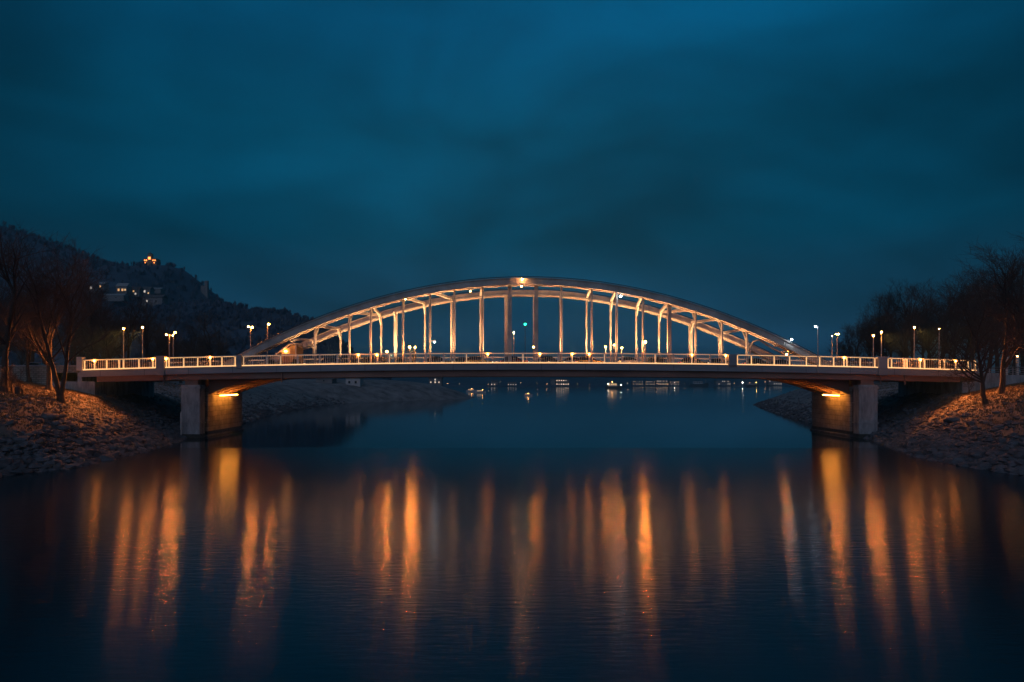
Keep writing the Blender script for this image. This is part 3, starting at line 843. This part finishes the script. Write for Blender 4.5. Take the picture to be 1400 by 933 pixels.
# lamps fixed on the arch
for px, py, y, lab, b, r in ((714, 382, 93.3, 'pale lamp on the crown of the arch, the top one', 'bulb_crown', .12), (713, 391.5, 93.35, 'warm lamp under the crown of the arch, the lower one', 'bulb_small', .14),
                             (848.5, 405.5, 94.0, 'white lamp hung under the right half of the arch', 'bulb_pale', .15), (1082.5, 464.5, 93.3, 'white lamp on the right slope of the arch', 'bulb_pale', .14),
                             (643, 398.5, 93.6, 'small pale lamp below the left half of the arch', 'bulb_small', .12), (554.5, 409.5, 93.4, 'warm lamp under the left slope of the arch', 'bulb_small', .11)):
    q = P(px, py, y)
    t = thing('arch_lamp', lab, 'lamp', q, 'lamps fixed on the arch')
    MB().box(q.x - .16, q.x + .16, y + .02, y + .5, q.z + .1, q.z + .26).build('bracket', M['dark'], t)
    MB().ico(q, r, (1, 1, .8)).build('bulb', M[b], t)

# ------------------------------------------------------------------ cars on the bridge
def make_car(name, label):
    t = thing(name, label, 'car')
    # lower body: cross sections along x, with wheel-arch dips left to the dark wheels
    prof = [(-2.05, .45, .72, .72), (-1.98, .32, .86, .82), (-1.5, .25, .92, .86), (-.6, .22, .93, .87), (.6, .22, .92, .87), (1.2, .23, .88, .86), (1.8, .28, .78, .82), (2.02, .38, .62, .70)]
    rings = []
    for x, zb, zt, w in prof:
        rings.append([(x, -w * .92, zb), (x, w * .92, zb), (x, w, zb + .18), (x, w * .97, zt - .08), (x, w * .88, zt), (x, -w * .88, zt), (x, -w * .97, zt - .08), (x, -w, zb + .18)])
    MB().loft(rings).build('body', M['car_black'], t, True, local=True)
    ca = [(-1.85, .90, .72), (-1.35, 1.38, .60), (-.5, 1.45, .58), (.25, 1.40, .58), (1.05, .89, .70)]
    r2 = [[(x, -w, .86), (x, w, .86), (x, w * .98 if z > 1 else w, z - .02), (x, w * .8, z), (x, -w * .8, z), (x, -w * .98 if z > 1 else -w, z - .02)] for x, z, w in ca]
    MB().loft(r2).build('window', M['glass'], t, local=True)
    MB().loft([[(x, -w, z), (x, w, z), (x, w * .9, z + .035), (x, -w * .9, z + .035)] for x, z, w in ((-1.36, 1.385, .55), (-.5, 1.455, .56), (.26, 1.405, .54))]).build('roof', M['car_black'], t, local=True)
    for sx in (-1.28, 1.28):
        for sy in (-.80, .80):
            w = MB().tube([(sx, sy - .1, .32), (sx, sy + .1, .32)], .32, 14).build('wheel', M['tyre'], t, local=True)
            yy = sy + (.105 if sy > 0 else -.105)
            MB().tube([(sx, yy - .01, .32), (sx, yy + .01, .32)], .19, 10).build('rim', M['pole'], w, local=True)
    for sy in (-.6, .6):
        MB().box(1.93, 2.03, sy - .17, sy + .17, .56, .68).build('headlight', M['headlamp'], t, local=True, bevel=.02)
        MB().box(-2.06, -1.98, sy - .15, sy + .15, .66, .80).build('tail_light', M['taillamp'], t, local=True, bevel=.02)
    return t


def paint(t, m):
    for ch in t.children:
        if ch.name.startswith(('body', 'roof')):
            ch.material_slots[0].link = 'OBJECT'; ch.material_slots[0].material = M[m]


cars = [(457, 99.3, 'blue', 0, 'dark blue car left of the planted shrubs'), (600, 99.0, 'black', 0, 'black car under the left arch beside the white lamp'), (628, 102.4, 'green', 1, 'dark green car between the hangers left of the middle'),
        (655, 99.0, 'yellow', 0, 'yellow car left of the central hangers'), (704, 99.2, 'red', 0, 'dark red car beneath the green signal'), (752, 99.0, 'black', 0, 'black car just right of the central hangers'),
        (778, 102.2, 'white', 1, 'white car in the far lane right of the middle'), (806, 99.0, 'yellow', 0, 'yellow car beside the three lamp posts'), (862, 99.0, 'white', 0, 'white car behind the brightest lamp'),
        (948, 99.2, 'black', 0, 'black car second from the right arch foot'), (975, 102.3, 'grey', 1, 'dark grey car left of the narrow right pillar'), (1036, 99.1, 'black', 0, 'black car under the curved right portal'), (1062, 102.5, 'grey', 1, 'grey car behind the right portal')]
proto = None
for i, (px, y, pc, rev, lab) in enumerate(cars):
    x = (px - 700) / F * y
    if proto is None: proto = make_car('parked_car', lab); t = proto
    else: t = dup(proto, (0, 0, 0), label=lab)
    t['group'] = 'cars on the bridge'
    t.location = (x, y, z_top(x) - .298); t.rotation_euler = (0, 0, math.pi * rev)
    paint(t, 'car_' + pc)
for px, y, pc, lab in ((52, 100.5, 'silver', 'silver car on the road behind the left stone wall'), (77, 102, 'white', 'white car on the road behind the left trees')):
    x = (px - 700) / F * y
    t = dup(proto, (x, y, 9.05), 0, 1.0, lab, 'cars on the left approach'); paint(t, 'car_' + pc)


# ------------------------------------------------------------------ shrubs, kiosk
def shrub(px, Y, w, h, label, n=420, z=None, name='shrub', m='leaf', group=None):
    x = (px - 700) / F * Y; z = z_top(x) - .03 if z is None else z
    t = thing(name, label, 'shrub', (x, Y, z), group)
    mb = MB()
    for _ in range(n):
        a = random.uniform(0, 6.28); q = random.random() ** .6; hh = random.uniform(.1, 1)
        rr = w * (1 - .55 * abs(hh - .5)) * q * (1 + .3 * math.sin(a * 3 + x))
        c = Vector((x + math.cos(a) * rr, Y + math.sin(a) * rr * .6, z + hh * h * random.uniform(.8, 1.12)))
        d = Vector((random.uniform(-1, 1), random.uniform(-1, 1), random.uniform(-.6, 1))).normalized(); e = d.cross(Vector((.3, .5, .8))).normalized()
        s = random.uniform(.06, .13)
        mb.add([c - d * s, c + e * s * .5, c + d * s, c - e * s * .5], [(0, 1, 2, 3)])
    mb.build('foliage', M[m], t)
    mb = MB()
    for _ in range(9):
        a = random.uniform(0, 6.28); mb.tube([(x, Y, z), (x + math.cos(a) * w * .35, Y + math.sin(a) * w * .2, z + h * .55), (x + math.cos(a) * w * .7, Y + math.sin(a) * w * .4, z + h * .95)], [.03, .02, .008], 4)
    mb.build('stem', M['bark'], t)


for px, w, h, lab in ((371, .7, .9, 'small shrub at the left foot of the arch'), (404, .6, .9, 'thin dark shrub beside the orange kiosk'), (474, 1.3, 1.25, 'wide dark shrub behind the front railing, left of the row'),
                      (485, .9, 1.1, 'bright lit shrub next to a white railing post'), (500, 1.0, 1.1, 'dark shrub in the middle of the left row'), (509, .9, 1.15, 'dark shrub at the foot of the third hanger'),
                      (525, 1.0, 1.1, 'orange lit shrub by the low lamp'), (548, .7, 1.0, 'small shrub right of the wide left hanger'), (563, .9, 1.9, 'bushy lit tree-like shrub around the pair of orange lamps'),
                      (892, 1.0, 1.05, 'dark shrub right of the brightest lamp'), (903, .8, 1.1, 'lit shrub at the foot of a right hanger'), (1030, 1.1, 1.0, 'round dark shrub under the right portal')):
    shrub(px, 95.6, w, h, lab, group='shrubs planted on the bridge')

kx0, kx1 = P(380, 490, 101).x, P(407, 490, 101).x; kz = z_top(-33) - .03
t = thing('kiosk', 'orange lit kiosk with sloping pale roof inside the left arch foot', 'kiosk', ((kx0 + kx1) / 2, 101, kz))
zt0, zt1 = P(380, 485, 101).z, P(402, 471.5, 101).z
MB().prism([(kx0 + .5, kz), (kx1, kz), (kx1, zt1 - .05), (kx1 - .7, zt1 - .02), (kx0 + .5, zt0 + .25)][::-1], 100.6, 103.6).build('wall', M['ochre'], t)
MB().box(kx1 - 1.75, kx1 - 1.45, 100.34, 100.58, kz + 2.25, kz + 2.37).build('added_wall_lamp', M['bulb_small'], t)  # lamp added to brighten the kiosk wall
rf = MB(); rr = [(kx0 - .1, zt0 - .1), (kx0 + .9, zt0 + .62), (kx0 + 1.7, zt1 - .22), (kx1 - .6, zt1 + .06), (kx1 - .1, zt1 + .04)]
rf.loft([[(x, 100.2, z), (x, 104, z), (x, 104, z + .2), (x, 100.2, z + .2)] for x, z in rr]); rf.build('roof', M['rail'], t)
MB().box(kx1 - 2.0, kx1 - 1.2, 100.52, 100.59, kz, kz + 1.9).build('door', M['girder'], t)
MB().tube([(kx1 - .05, 100.3, kz), (kx1 - .05, 100.3, zt1)], .1, 8).build('post', M['rail'], t)


# ------------------------------------------------------------------ bare trees
def tree_mesh(seed, h, spread=1.0, fork=False, levels=4, lean=(0, 0), den=1.0):
    rnd = random.Random(seed); trunk = MB(); crown = MB()

    def branch(p, d, ln, r, lev):
        seg = 5 if lev == 0 else 4 if lev < 3 else 2
        pts = [p]; rad = [r]; dd = d.copy()
        for i in range(seg):
            j = .10 if lev == 0 else .28
            dd = (dd + Vector((rnd.uniform(-j, j), rnd.uniform(-j, j), rnd.uniform(-j, j) + (.10 if lev > 0 else .02)))).normalized()
            p = p + dd * (ln / seg); pts.append(p); rad.append(max(.010, r * (1 - .62 * (i + 1) / seg)))
        (trunk if lev < 2 else crown).tube(pts, rad, 7 if lev == 0 else 5 if lev < 2 else 3, False)
        if lev >= levels: return
        n = int((9, 7, 6, 5, 4)[lev] * den + rnd.random())
        for k in range(n):
            t = rnd.uniform(.32 if lev == 0 else .18, 1.0); i = min(seg - 1, int(t * seg)); q = pts[i].lerp(pts[i + 1], t * seg - i)
            a = rnd.uniform(0, 6.283); base = (pts[i + 1] - pts[i]).normalized()
            u = base.cross(Vector((.2, .9, .3))).normalized(); w = base.cross(u)
            ang = rnd.uniform(.45, .95) * spread
            nd = (base * math.cos(ang) + (u * math.cos(a) + w * math.sin(a)) * math.sin(ang)).normalized()
            fac = (.62, .60, .58, .6, .6)[lev] * (1.15 - .55 * t if lev == 0 else 1)
            branch(q, nd, ln * fac * rnd.uniform(.75, 1.15), max(.012, rad[i] * .55), lev + 1)
        if lev == 0:
            for k in range(3):
                a = rnd.uniform(0, 6.28); nd = (dd + Vector((math.cos(a), math.sin(a), 0)) * .38).normalized()
                branch(pts[-1], nd, ln * .55, rad[-1] * .9, 1)

    up = Vector((lean[0], lean[1], 1)).normalized()
    r0 = h * .021
    if fork:
        branch(Vector((0, 0, -.3)), (up + Vector((.16, 0, 0))).normalized(), h * .60, r0 * .8, 0)
        branch(Vector((-.1, .1, -.3)), (up + Vector((-.05, 0.05, 0))).normalized(), h * .66, r0 * .85, 0)
    else:
        branch(Vector((0, 0, -.3)), up, h * .62, r0, 0)
    trunk.tube([(0, 0, -.4), (0, 0, .1), (0, 0, .7)], [r0 * 1.9, r0 * 1.45, r0 * 1.02], 9, False)
    return trunk, crown


def tree(seed, label, loc, h, group=None, name='bare_tree', **k):
    t = thing(name, label, 'tree', loc, group)
    a, b = tree_mesh(seed, h, **k)
    a.build('trunk', M['bark'], t, True, local=True); b.build('crown', M['twig'], t, local=True)
    return t


def on_bank(side, px, Y):
    x = (px - 700) / F * Y
    return (x, Y, bank_z(side, x, Y) - .05)


NB = 'bare trees on the near banks'
tA = tree(3, 'bare tree with forked trunk on the orange lit left bank', on_bank(-1, 83, 79), 16.5, NB, fork=True, spread=.76, den=.8)
tB = tree(8, 'thick single trunked bare tree behind the forked one', on_bank(-1, 67, 86), 16, NB, spread=.85, den=.9)
tC = tree(15, 'tall bare tree at the left edge of the photo', on_bank(-1, 6, 75), 18, NB, spread=.9, den=.8)
tD = tree(22, 'slim leaning bare tree before the left stone wall', on_bank(-1, 40, 92), 12, NB, lean=(-.15, 0), spread=.8)
tE = tree(31, 'slender bare tree leaning left on the right bank', on_bank(1, 1347, 78), 12.5, NB, lean=(-.1, 0), spread=1.15, den=.95)
tF = tree(42, 'sturdy upright bare tree right of the leaning one', on_bank(1, 1369, 82), 15.5, NB, spread=1.0, den=.92)
tG = tree(57, 'tall bare tree at the right edge of the photo', on_bank(1, 1412, 79), 16.5, NB, spread=1.05, den=.92)
# trees behind the bridge: own heights and turns, shapes shared
protos = [(tB, 16), (tC, 18), (tF, 15.5), (tG, 16.5), (tree(77, 'broad bare tree beyond the left road behind the lamps', (-95, 135, 8.6), 18, den=1.1), 18)]
protos[-1][0]['group'] = 'bare trees beyond the left road'
random.seed(99)
for i in range(40):
    px = random.uniform(-40, 425); Y = random.uniform(118, 215)
    x = (px - 700) / F * Y
    if x > shore(LW, Y) - 16: continue
    hh = random.uniform(11, 19) * (1.15 if px < 120 else 1.0 if px < 300 else .85)
    p, ph = random.choice(protos); s = hh / ph
    dup(p, (x, Y, bank_z(-1, x, Y) - .1), random.uniform(0, 6.28), (s * 1.1, s * 1.1, s), 'dusky bare tree among others beyond the left road', 'bare trees beyond the left road')
tops = [(1160, 452), (1175, 440), (1190, 422), (1206, 415), (1218, 412), (1236, 404), (1246, 402), (1262, 420), (1276, 400), (1290, 390), (1305, 384), (1318, 388), (1333, 380), (1350, 375), (1365, 380), (1385, 366), (1400, 360), (1420, 350), (1300, 420), (1330, 415), (1270, 430), (1375, 410), (1215, 440), (1190, 450), (1400, 400), (1240, 440)]
for px, py in tops:
    Y = random.uniform(124, 175) if px > 1200 else random.uniform(150, 190)
    q = P(px, py, Y); zb = bank_z(1, q.x, Y) - .1; p, ph = random.choice(protos); s = (q.z - zb) / ph * .98
    dup(p, (q.x, Y, zb), random.uniform(0, 6.28), (s * 1.1, s * 1.1, s), 'dusky bare tree among others beyond the right end of the bridge', 'bare trees beyond the right road')

# ------------------------------------------------------------------ left bank furniture
t = thing('stone_wall', 'low pale stone wall along the road at the left edge', 'wall', (-78, 93.2, 8))
x0w, x1w = P(-60, 500, 94).x, XL - .6
MB().box(x0w, x1w, 93.0, 93.45, 6.3, P(0, 501, 93).z).build('wall_face', M['wall_stone'], t)
MB().box(x0w, x1w, 92.93, 93.52, P(0, 501, 93).z + .002, P(0, 499.5, 93).z).build('coping', M['edge'], t)
mb = thing('bin_post', 'dark litter bin on a post among the saplings at left', 'bin', on_bank(-1, 24, 73))
bl = mb.location
MB().tube([(bl.x, bl.y, bl.z - .2), (bl.x, bl.y, bl.z + .4)], .06, 8).build('post', M['dark'], mb)
MB().tube([(bl.x, bl.y, bl.z + .35), (bl.x, bl.y, bl.z + 1.05), (bl.x, bl.y, bl.z + 1.15)], [.24, .27, .14], 10).build('bin', M['dark'], mb)
for px, py, Y in ((10, 0, 74), (16, 0, 76), (31, 0, 75), (1325, 0, 90)):
    side = -1 if px < 700 else 1
    l = on_bank(side, px, Y)
    tr = tree(px, 'thin bare sapling, ' + {10: 'leftmost by the litter bin', 16: 'between two others left of the litter bin', 31: 'right of the litter bin', 1325: 'under the right end of the bridge'}[px], l, 3.2 if side < 0 else 3, name='sapling', levels=3, den=.7)
mb = thing('gauge_staff', 'thin pale staff standing at the foot of the left pier', 'post', (P(247.5, 590, 92.3).x, 92.3, 1.0))
q = P(247.5, 563, 92.3)
MB().tube([(q.x, 92.3, .4), (q.x, 92.3, q.z)], .05, 6).build('staff', M['rail'], mb)
MB().box(q.x - .07, q.x + .07, 92.22, 92.25, 1.2, q.z - .2).build('scale_board', M['white_wall'], mb)

# right end: fence, posts, conifers
t = thing('roadside_fence', 'pale low fence along the road behind the right trees', 'fence', (XR + 8, 93.6, 8.6))
fx = np.arange(XR + .8, XR + 24, 1.6)
for a in fx: MB().box(a - .05, a + .05, 93.55, 93.65, 7.9, 9.75).build('post', M['concrete'], t)
mb = MB()
for zz in (8.75, 9.05, 9.35, 9.65): mb.box(fx[0], fx[-1], 93.56, 93.60, zz, zz + .06)
mb.build('rails', M['concrete'], t)
t = thing('concrete_ledge', 'low concrete kerb wall under the right fence', 'wall', (XR + 12, 93.6, 8))
MB().box(XR + .5, XR + 25, 93.3, 93.95, 6.5, 8.6).build('ledge', M['concrete'], t, bevel=.04)
for px, h, lab in ((1381, 2.3, 'small dark conifer behind the right fence, the broader one'), (1396, 2.9, 'small dark conifer behind the right fence, at the photo edge')):
    x = (px - 700) / F * 95; z = 8.6
    t = thing('conifer', lab, 'tree', (x, 95, z))
    MB().tube([(x, 95, z - .2), (x, 95, z + h * .9)], [.09, .02], 6).build('trunk', M['bark'], t)
    mb = MB()
    for k in range(600):
        hh = random.random(); r = (1 - hh) * h * .36 * random.uniform(.3, 1.1); a = random.uniform(0, 6.28)
        c = Vector((x + math.cos(a) * r, 95 + math.sin(a) * r, z + .15 + hh * h)); d = Vector((math.cos(a), math.sin(a), -.4)) * random.uniform(.12, .25); e = Vector((-math.sin(a), math.cos(a), 0)) * .05
        mb.add([c - e, c + e, c + d], [(0, 1, 2)])
    mb.build('crown', M['conifer'], t)
for px, lab in ((1376, 'lit pale gate post left of the small conifers'), (1391, 'lit pale gate post between the small conifers')):
    q = P(px, 488, 94.6)
    t = thing('gate_post', lab, 'post', (q.x, 94.6, 8.6))
    MB().box(q.x - .14, q.x + .14, 94.45, 94.75, 8.4, q.z).build('shaft', M['rail'], t, bevel=.02)
    MB().box(q.x - .06, q.x + .06, 94.54, 94.66, q.z + .002, q.z + .12).build('post_light', M['bulb_small'], t)


# ------------------------------------------------------------------ houses, castle, far shore, boats
def house(px, py, Y, w, h, dep, label, wall='white_wall', roof='roof', wins=(), name='house', zbase=None, gable=True, rh=None, win='win_warm'):
    """px, py: foot of the front wall; wins: (u, v, material or None, size) on the front"""
    q = P(px, py, Y); zb = q.z if zbase is None else zbase
    t = thing(name, label, 'building', (q.x, Y, zb))
    x0, x1 = q.x - w / 2, q.x + w / 2
    MB().box(x0, x1, Y, Y + dep, zb - 1.2, zb + h).build('wall', M[wall], t)
    rh = h * .5 if rh is None else rh
    if gable:
        MB().loft([[(x0 - .4, Y - .4, zb + h + .01), (x1 + .4, Y - .4, zb + h + .01), (x1 + .4, Y + dep + .4, zb + h + .01), (x0 - .4, Y + dep + .4, zb + h + .01)],
                   [(x0 - .4, Y + dep * .45, zb + h + rh), (x1 + .4, Y + dep * .45, zb + h + rh), (x1 + .4, Y + dep * .55, zb + h + rh), (x0 - .4, Y + dep * .55, zb + h + rh)]]).build('roof', M[roof], t)
    else:
        MB().box(x0 - .3, x1 + .3, Y - .3, Y + dep + .3, zb + h + .01, zb + h + .5).build('roof', M[roof], t)
    for u, v, wm, sz in wins:
        cx = x0 + u * w; cz = zb + v * h
        f = MB().box(cx - sz / 2, cx + sz / 2, Y - .12, Y - .02, cz - sz * .6, cz + sz * .6).build('window', M['rail'], t)
        MB().box(cx - sz * .42, cx + sz * .42, Y - .2, Y - .123, cz - sz * .52, cz + sz * .52).build('pane', M[wm or 'win_dark'], f)
    return t


ww = [(.25, .4, None, .9), (.7, .4, None, .9)]
house(482.5, 529.5, 266, 5.6, 2.6, 6, zbase=bank_z(-1, (482.5 - 700) / F * 266, 268), label= 'small white house at the water under the left part of the bridge', wins=ww)
house(443, 524, 262, 6, 1.4, 7, zbase=bank_z(-1, (443 - 700) / F * 262, 264), label= 'pale roofed shed left of the small white house', wall='grey_wall', roof='rooflight', rh=.6, wins=[(.5, .5, None, .7)])
house(595, 526, 380, 7, 3.2, 6, 'dark house with lit windows on the headland', 'grey_wall', 'roof', [(.15, .4, 'win_far', .7), (.5, .4, 'win_far', .8), (.8, .4, 'win_far', .7), (.5, .85, 'win_cool', .8)])
# houses on the hillside; feet follow the slope
def hillside(px, Y):
    x = (px - 700) / F * Y
    return max(hill_h(R1, 700, 330, 1150, x, Y) if x < -150 else 0, hill_h(R2, 450, 265, 620, x, Y) if -430 < x < -48 else 0)


def y_for(px, py, y0=340, y1=695):
    best = min(np.linspace(y0, y1, 200), key=lambda Y: abs(521 - (hillside(px, Y) - H) / Y * F - py))
    return float(best)


for px, py, w, h, lab, wall, wins in (
        (124.5, 402, 5, 4, 'tiny hillside house with one light, leftmost of the row', 'grey_wall', [(.5, .5, 'win_cool', 1.8)]),
        (137, 400.5, 6, 4, 'hillside house with one pale lit window left of the long roof', 'grey_wall', [(.5, .5, 'win_bright', 1.4)]),
        (166, 406, 9, 6, 'hillside house with the warmest lit windows above the long roof', 'grey_wall', [(.25, .5, 'win_bright', 1.8), (.6, .5, 'win_bright', 1.8), (.85, .5, 'win_warm', 1.4)]),
        (152, 416, 20, 3.5, 'long low hillside hall with a pale roof', 'grey_wall', [(.3, .5, None, 1.2), (.7, .5, None, 1.2)]),
        (184, 409, 8, 5, 'hillside house with two stacked lit windows right of the warm one', 'grey_wall', [(.4, .7, 'win_bright', 1.4), (.6, .25, 'win_cool', 1.4)]),
        (199, 408, 8, 5, 'pale hillside house with a lit window second from the right', 'grey_wall', [(.4, .6, 'win_cool', 1.8), (.8, .3, 'win_warm', 1.2)]),
        (212, 405, 10, 3, 'hillside house with a wide pale roof, rightmost of the row', 'grey_wall', [(.5, .5, None, 1.2)]),
        (208, 423, 13, 4.5, 'white walled hillside farmhouse lowest on the slope', 'grey_wall', [(.25, .5, 'win_cool', 1.2), (.7, .5, None, 1.2)])):
    Y = y_for(px, py)
    house(px, py, Y, w, h, 7, lab, wall, 'rooflight' if 'roof' in lab else 'roof', wins, zbase=hillside(px, Y) + 3.0)

cq = P(205, 358, 690); cz = hillside(205, 690) + 2
t = thing('castle', 'small floodlit castle on the ridge of the left hill', 'castle', (cq.x, 690, cz))
w0 = MB().box(cq.x - 6.5, cq.x + 6.5, 690, 698, cz - 6, cz + 5.0).build('wall', M['ochre'], t)
tw = MB().box(cq.x - 1.8, cq.x + 1.8, 689, 693, cz - 5, cz + 9).build('tower', M['ochre'], t)
MB().loft([[(cq.x - 2.1, 688.7, cz + 9.01), (cq.x + 2.1, 688.7, cz + 9.01), (cq.x + 2.1, 693.3, cz + 9.01), (cq.x - 2.1, 693.3, cz + 9.01)], [(cq.x - .1, 690.9, cz + 11.5), (cq.x + .1, 690.9, cz + 11.5), (cq.x + .1, 691.1, cz + 11.5), (cq.x - .1, 691.1, cz + 11.5)]]).build('tower_roof', M['roof'], t)
for dx, dz, s in ((-5.2, 3, .7), (-3.4, 3, .7), (3.2, 3, .7), (5.2, 3, .7), (0, 5, 1.5), (-4.6, .6, .6), (4.4, .6, .6)):
    yy = 688.9 if abs(dx) < 1.5 else 689.9
    f = MB().box(cq.x + dx - s, cq.x + dx + s, yy - .1, yy - .01, cz + dz - s, cz + dz + s).build('window', M['rail'], t)
    MB().box(cq.x + dx - s * .8, cq.x + dx + s * .8, yy - .2, yy - .11, cz + dz - s * .8, cz + dz + s * .8).build('pane', M['win_castle'], f)
q = P(281.5, 384, 690); zz = hillside(281, 690)
t = thing('lookout_tower', 'dark ruined tower on the shoulder of the left hill', 'tower', (q.x, 690, zz))
MB().box(q.x - 1.6, q.x + 1.6, 690, 693, zz - 3, q.z).build('shaft', M['grey_wall'], t)
MB().box(q.x - 5.5, q.x - 1.6, 690.5, 692.5, zz - 3, q.z - 5).build('broken_wall', M['grey_wall'], t)


def rowwin(nx, nz, wm, sz, x0=.08, x1=.94, z0=.2, z1=.85, skip=.2):
    out = []
    for i in range(nx):
        for j in range(nz):
            if random.random() > skip: out.append((x0 + (x1 - x0) * i / max(1, nx - 1), z0 + (z1 - z0) * j / max(1, nz - 1), random.choice(wm), sz))
    return out


random.seed(4)
LW_ = ['win_far', 'win_warm', 'win_cool']
def shore_house(px, wpx, hpx, lab, wins, wall='grey_wall', gable=False, add=14):
    x = (px - 700) / F * 960; Y = far_y(x) + add; x = (px - 700) / F * Y
    house(px, 528, Y, wpx * Y / F, hpx * Y / F, 12, lab, wall, 'roof', wins, zbase=2.0, gable=gable, name='waterfront_building', rh=2.5)


shore_house(756, 6, 8.0, 'dark block left of the waterfront hotel', rowwin(2, 2, ['win_dark'], 1.6))
shore_house(769, 18, 7.5, 'waterfront hotel with rows of lit windows left of the lit boat', rowwin(6, 2, ['win_hotel', 'win_hotel', 'win_far'], 1.1, skip=.15))
shore_house(676, 9, 5, 'small far house with two lights left of the hotel', rowwin(3, 1, LW_, 1.4), gable=True)
shore_house(700, 12, 4, 'low dim far shed left of the hotel', rowwin(4, 1, LW_, 1.0, skip=.4))
for px, w, h, lab in ((872, 14, 5.5, 'low lit waterfront terrace, leftmost of four'), (889, 13, 5.0, 'low lit waterfront terrace, second of four'), (905, 15, 6.0, 'brightest lit waterfront terrace, third of four'), (922, 13, 4.6, 'low lit waterfront terrace, rightmost of four')):
    shore_house(px, w, h, lab, rowwin(7, 2, LW_, 1.1 if 'bright' in lab else .7, skip=.25))
shore_house(989, 20, 5.5, 'dim waterfront warehouse right of the dark ship', rowwin(8, 2, ['win_cool', 'win_dark'], 1.1))
shore_house(1060, 18, 5.5, 'dim waterfront building beside the right headland', rowwin(6, 2, ['win_cool', 'win_dark'], 1.2))
# shore lamps
for px, b, rr, lab in ((1015.5, 'bulb_far', .42, 'bright lamp on the far shore with long reflection'), (922.5, 'bulb_far', .22, 'lamp at the end of the lit waterfront terraces'), (1034, 'bulb_small', .4, 'dim far shore lamp right of the bright one')):
    x = (px - 700) / F * 960; Y = far_y(x) + 3; x = (px - 700) / F * Y
    t = thing('shore_lamp', lab, 'street lamp', (x, Y, 0.5))
    MB().tube([(x, Y, .3), (x, Y, 5.2)], .12, 6).build('pole', M['pole'], t)
    MB().ico((x, Y, 5.2), rr).build('bulb', M[b], t)


random.seed(8)
for px in (612, 628, 668, 684, 712, 735, 748, 790, 806, 858, 880, 898, 913, 936, 1004, 1025, 1046):
    x = (px - 700) / F * 975; Y = far_y(x) + 6; x = (px - 700) / F * Y
    t = thing('far_lamp', 'tiny lamp post in the scattered row along the far shore', 'street lamp', (x, Y, 0.8), 'tiny lamps along the far shore')
    hh = random.uniform(3.2, 6.5)
    MB().tube([(x, Y, .3), (x, Y, hh)], .1, 5).build('pole', M['pole'], t)
    MB().ico((x, Y, hh), random.uniform(.13, .24)).build('bulb', M['bulb_dim'], t)


def boat(px, py, ln, label, cabin=.5, lights=(), masts=(), white=False, name='boat', hgt=None):
    Y = 7.8 * F / (py - 521); x = (px - 700) / F * Y; hh = hgt or ln * .14
    t = thing(name, label, 'boat', (x, Y, 0))
    rings = []
    for u in np.linspace(-.5, .5, 9):
        w = ln * .13 * (1 - max(0, u * 2) ** 2.2 * .95) * (1 if u > -.45 else .85); sh = hh * (1 + .5 * max(0, u) ** 2 * 4)
        rings.append([(x + u * ln, Y - w, sh), (x + u * ln, Y - w * .7, -.3), (x + u * ln, Y + w * .7, -.3), (x + u * ln, Y + w, sh)])
    MB().loft(rings).build('hull', M['boatwhite' if white else 'hull'], t)
    c0, c1 = x - ln * .32, x + ln * .18
    zc = hh + ln * .11 * cabin * 2
    cb = MB().box(c0, c1, Y - ln * .08, Y + ln * .08, hh - .05, zc).build('cabin', M['boatwhite'], t)
    MB().box(c0 - .2, c1 + .3, Y - ln * .09, Y + ln * .09, zc + .005, zc + .15).build('cabin_roof', M['boatwhite' if white else 'grey_wall'], cb)
    for k in range(4):
        cx = c0 + (c1 - c0) * (k + .5) / 4; s = (c1 - c0) * .07
        MB().box(cx - s, cx + s, Y - ln * .083, Y - ln * .081, hh + (zc - hh) * .35, hh + (zc - hh) * .8).build('window', M['win_warm' if lights else 'win_dark'], cb)
    for mx in masts: MB().tube([(x + mx * ln, Y, hh), (x + mx * ln, Y, hh + ln * .45)], ln * .006, 6).build('mast', M['pole'], t)
    for lx, lz, b, r in lights: MB().ico((x + lx * ln, Y - ln * .1, lz), r).build('boat_light', M[b], t)
    return t


boat(839, 531.5, 17, 'lit passenger boat with two lights under the middle of the arch', .9, ((-.35, 4.6, 'bulb_far', .2), (.42, 4.0, 'bulb_far', .17), (-.1, 6.6, 'bulb_small', .3)), (-.1,), hgt=2.2)
boat(956, 528.5, 26, 'dark moored ship with masts on the far water', .6, (), (-.3, .1, .35))
boat(645, 536, 8, 'small white boat moored at the headland tip, left one', .5, ((0, 2.4, 'bulb_small', .14),), white=True)
boat(657, 537.5, 7, 'small white boat moored at the headland tip, right one', .5, ((.2, 2.0, 'bulb_small', .12),), white=True)
boat(722, 541.5, 4.5, 'tiny boat alone on the water left of the middle', .5, ((0, 1.3, 'bulb_small', .1),), white=True)
boat(1028, 529, 18, 'far sailing boat with bare masts right of the bright shore lamp', .4, (), (-.35, -.1, .2, .38))

# ------------------------------------------------------------------ the air
hz = bpy.data.materials.new('haze'); hz.use_nodes = True
nt = hz.node_tree; nt.nodes.remove(nt.nodes['Principled BSDF'])
pv = nt.nodes.new('ShaderNodeVolumePrincipled'); pv.inputs['Density'].default_value = HAZE
pv.inputs['Color'].default_value = (0.40, 0.92, 1.0, 1); pv.inputs['Anisotropy'].default_value = 0.2
nt.links.new(pv.outputs['Volume'], nt.nodes['Material Output'].inputs['Volume'])
o = MB().box(-4600, 4600, -450, 6600, -5.2, 230).build('haze', hz); o['kind'] = 'stuff'; o['label'] = 'thin bluish evening haze over the river valley'
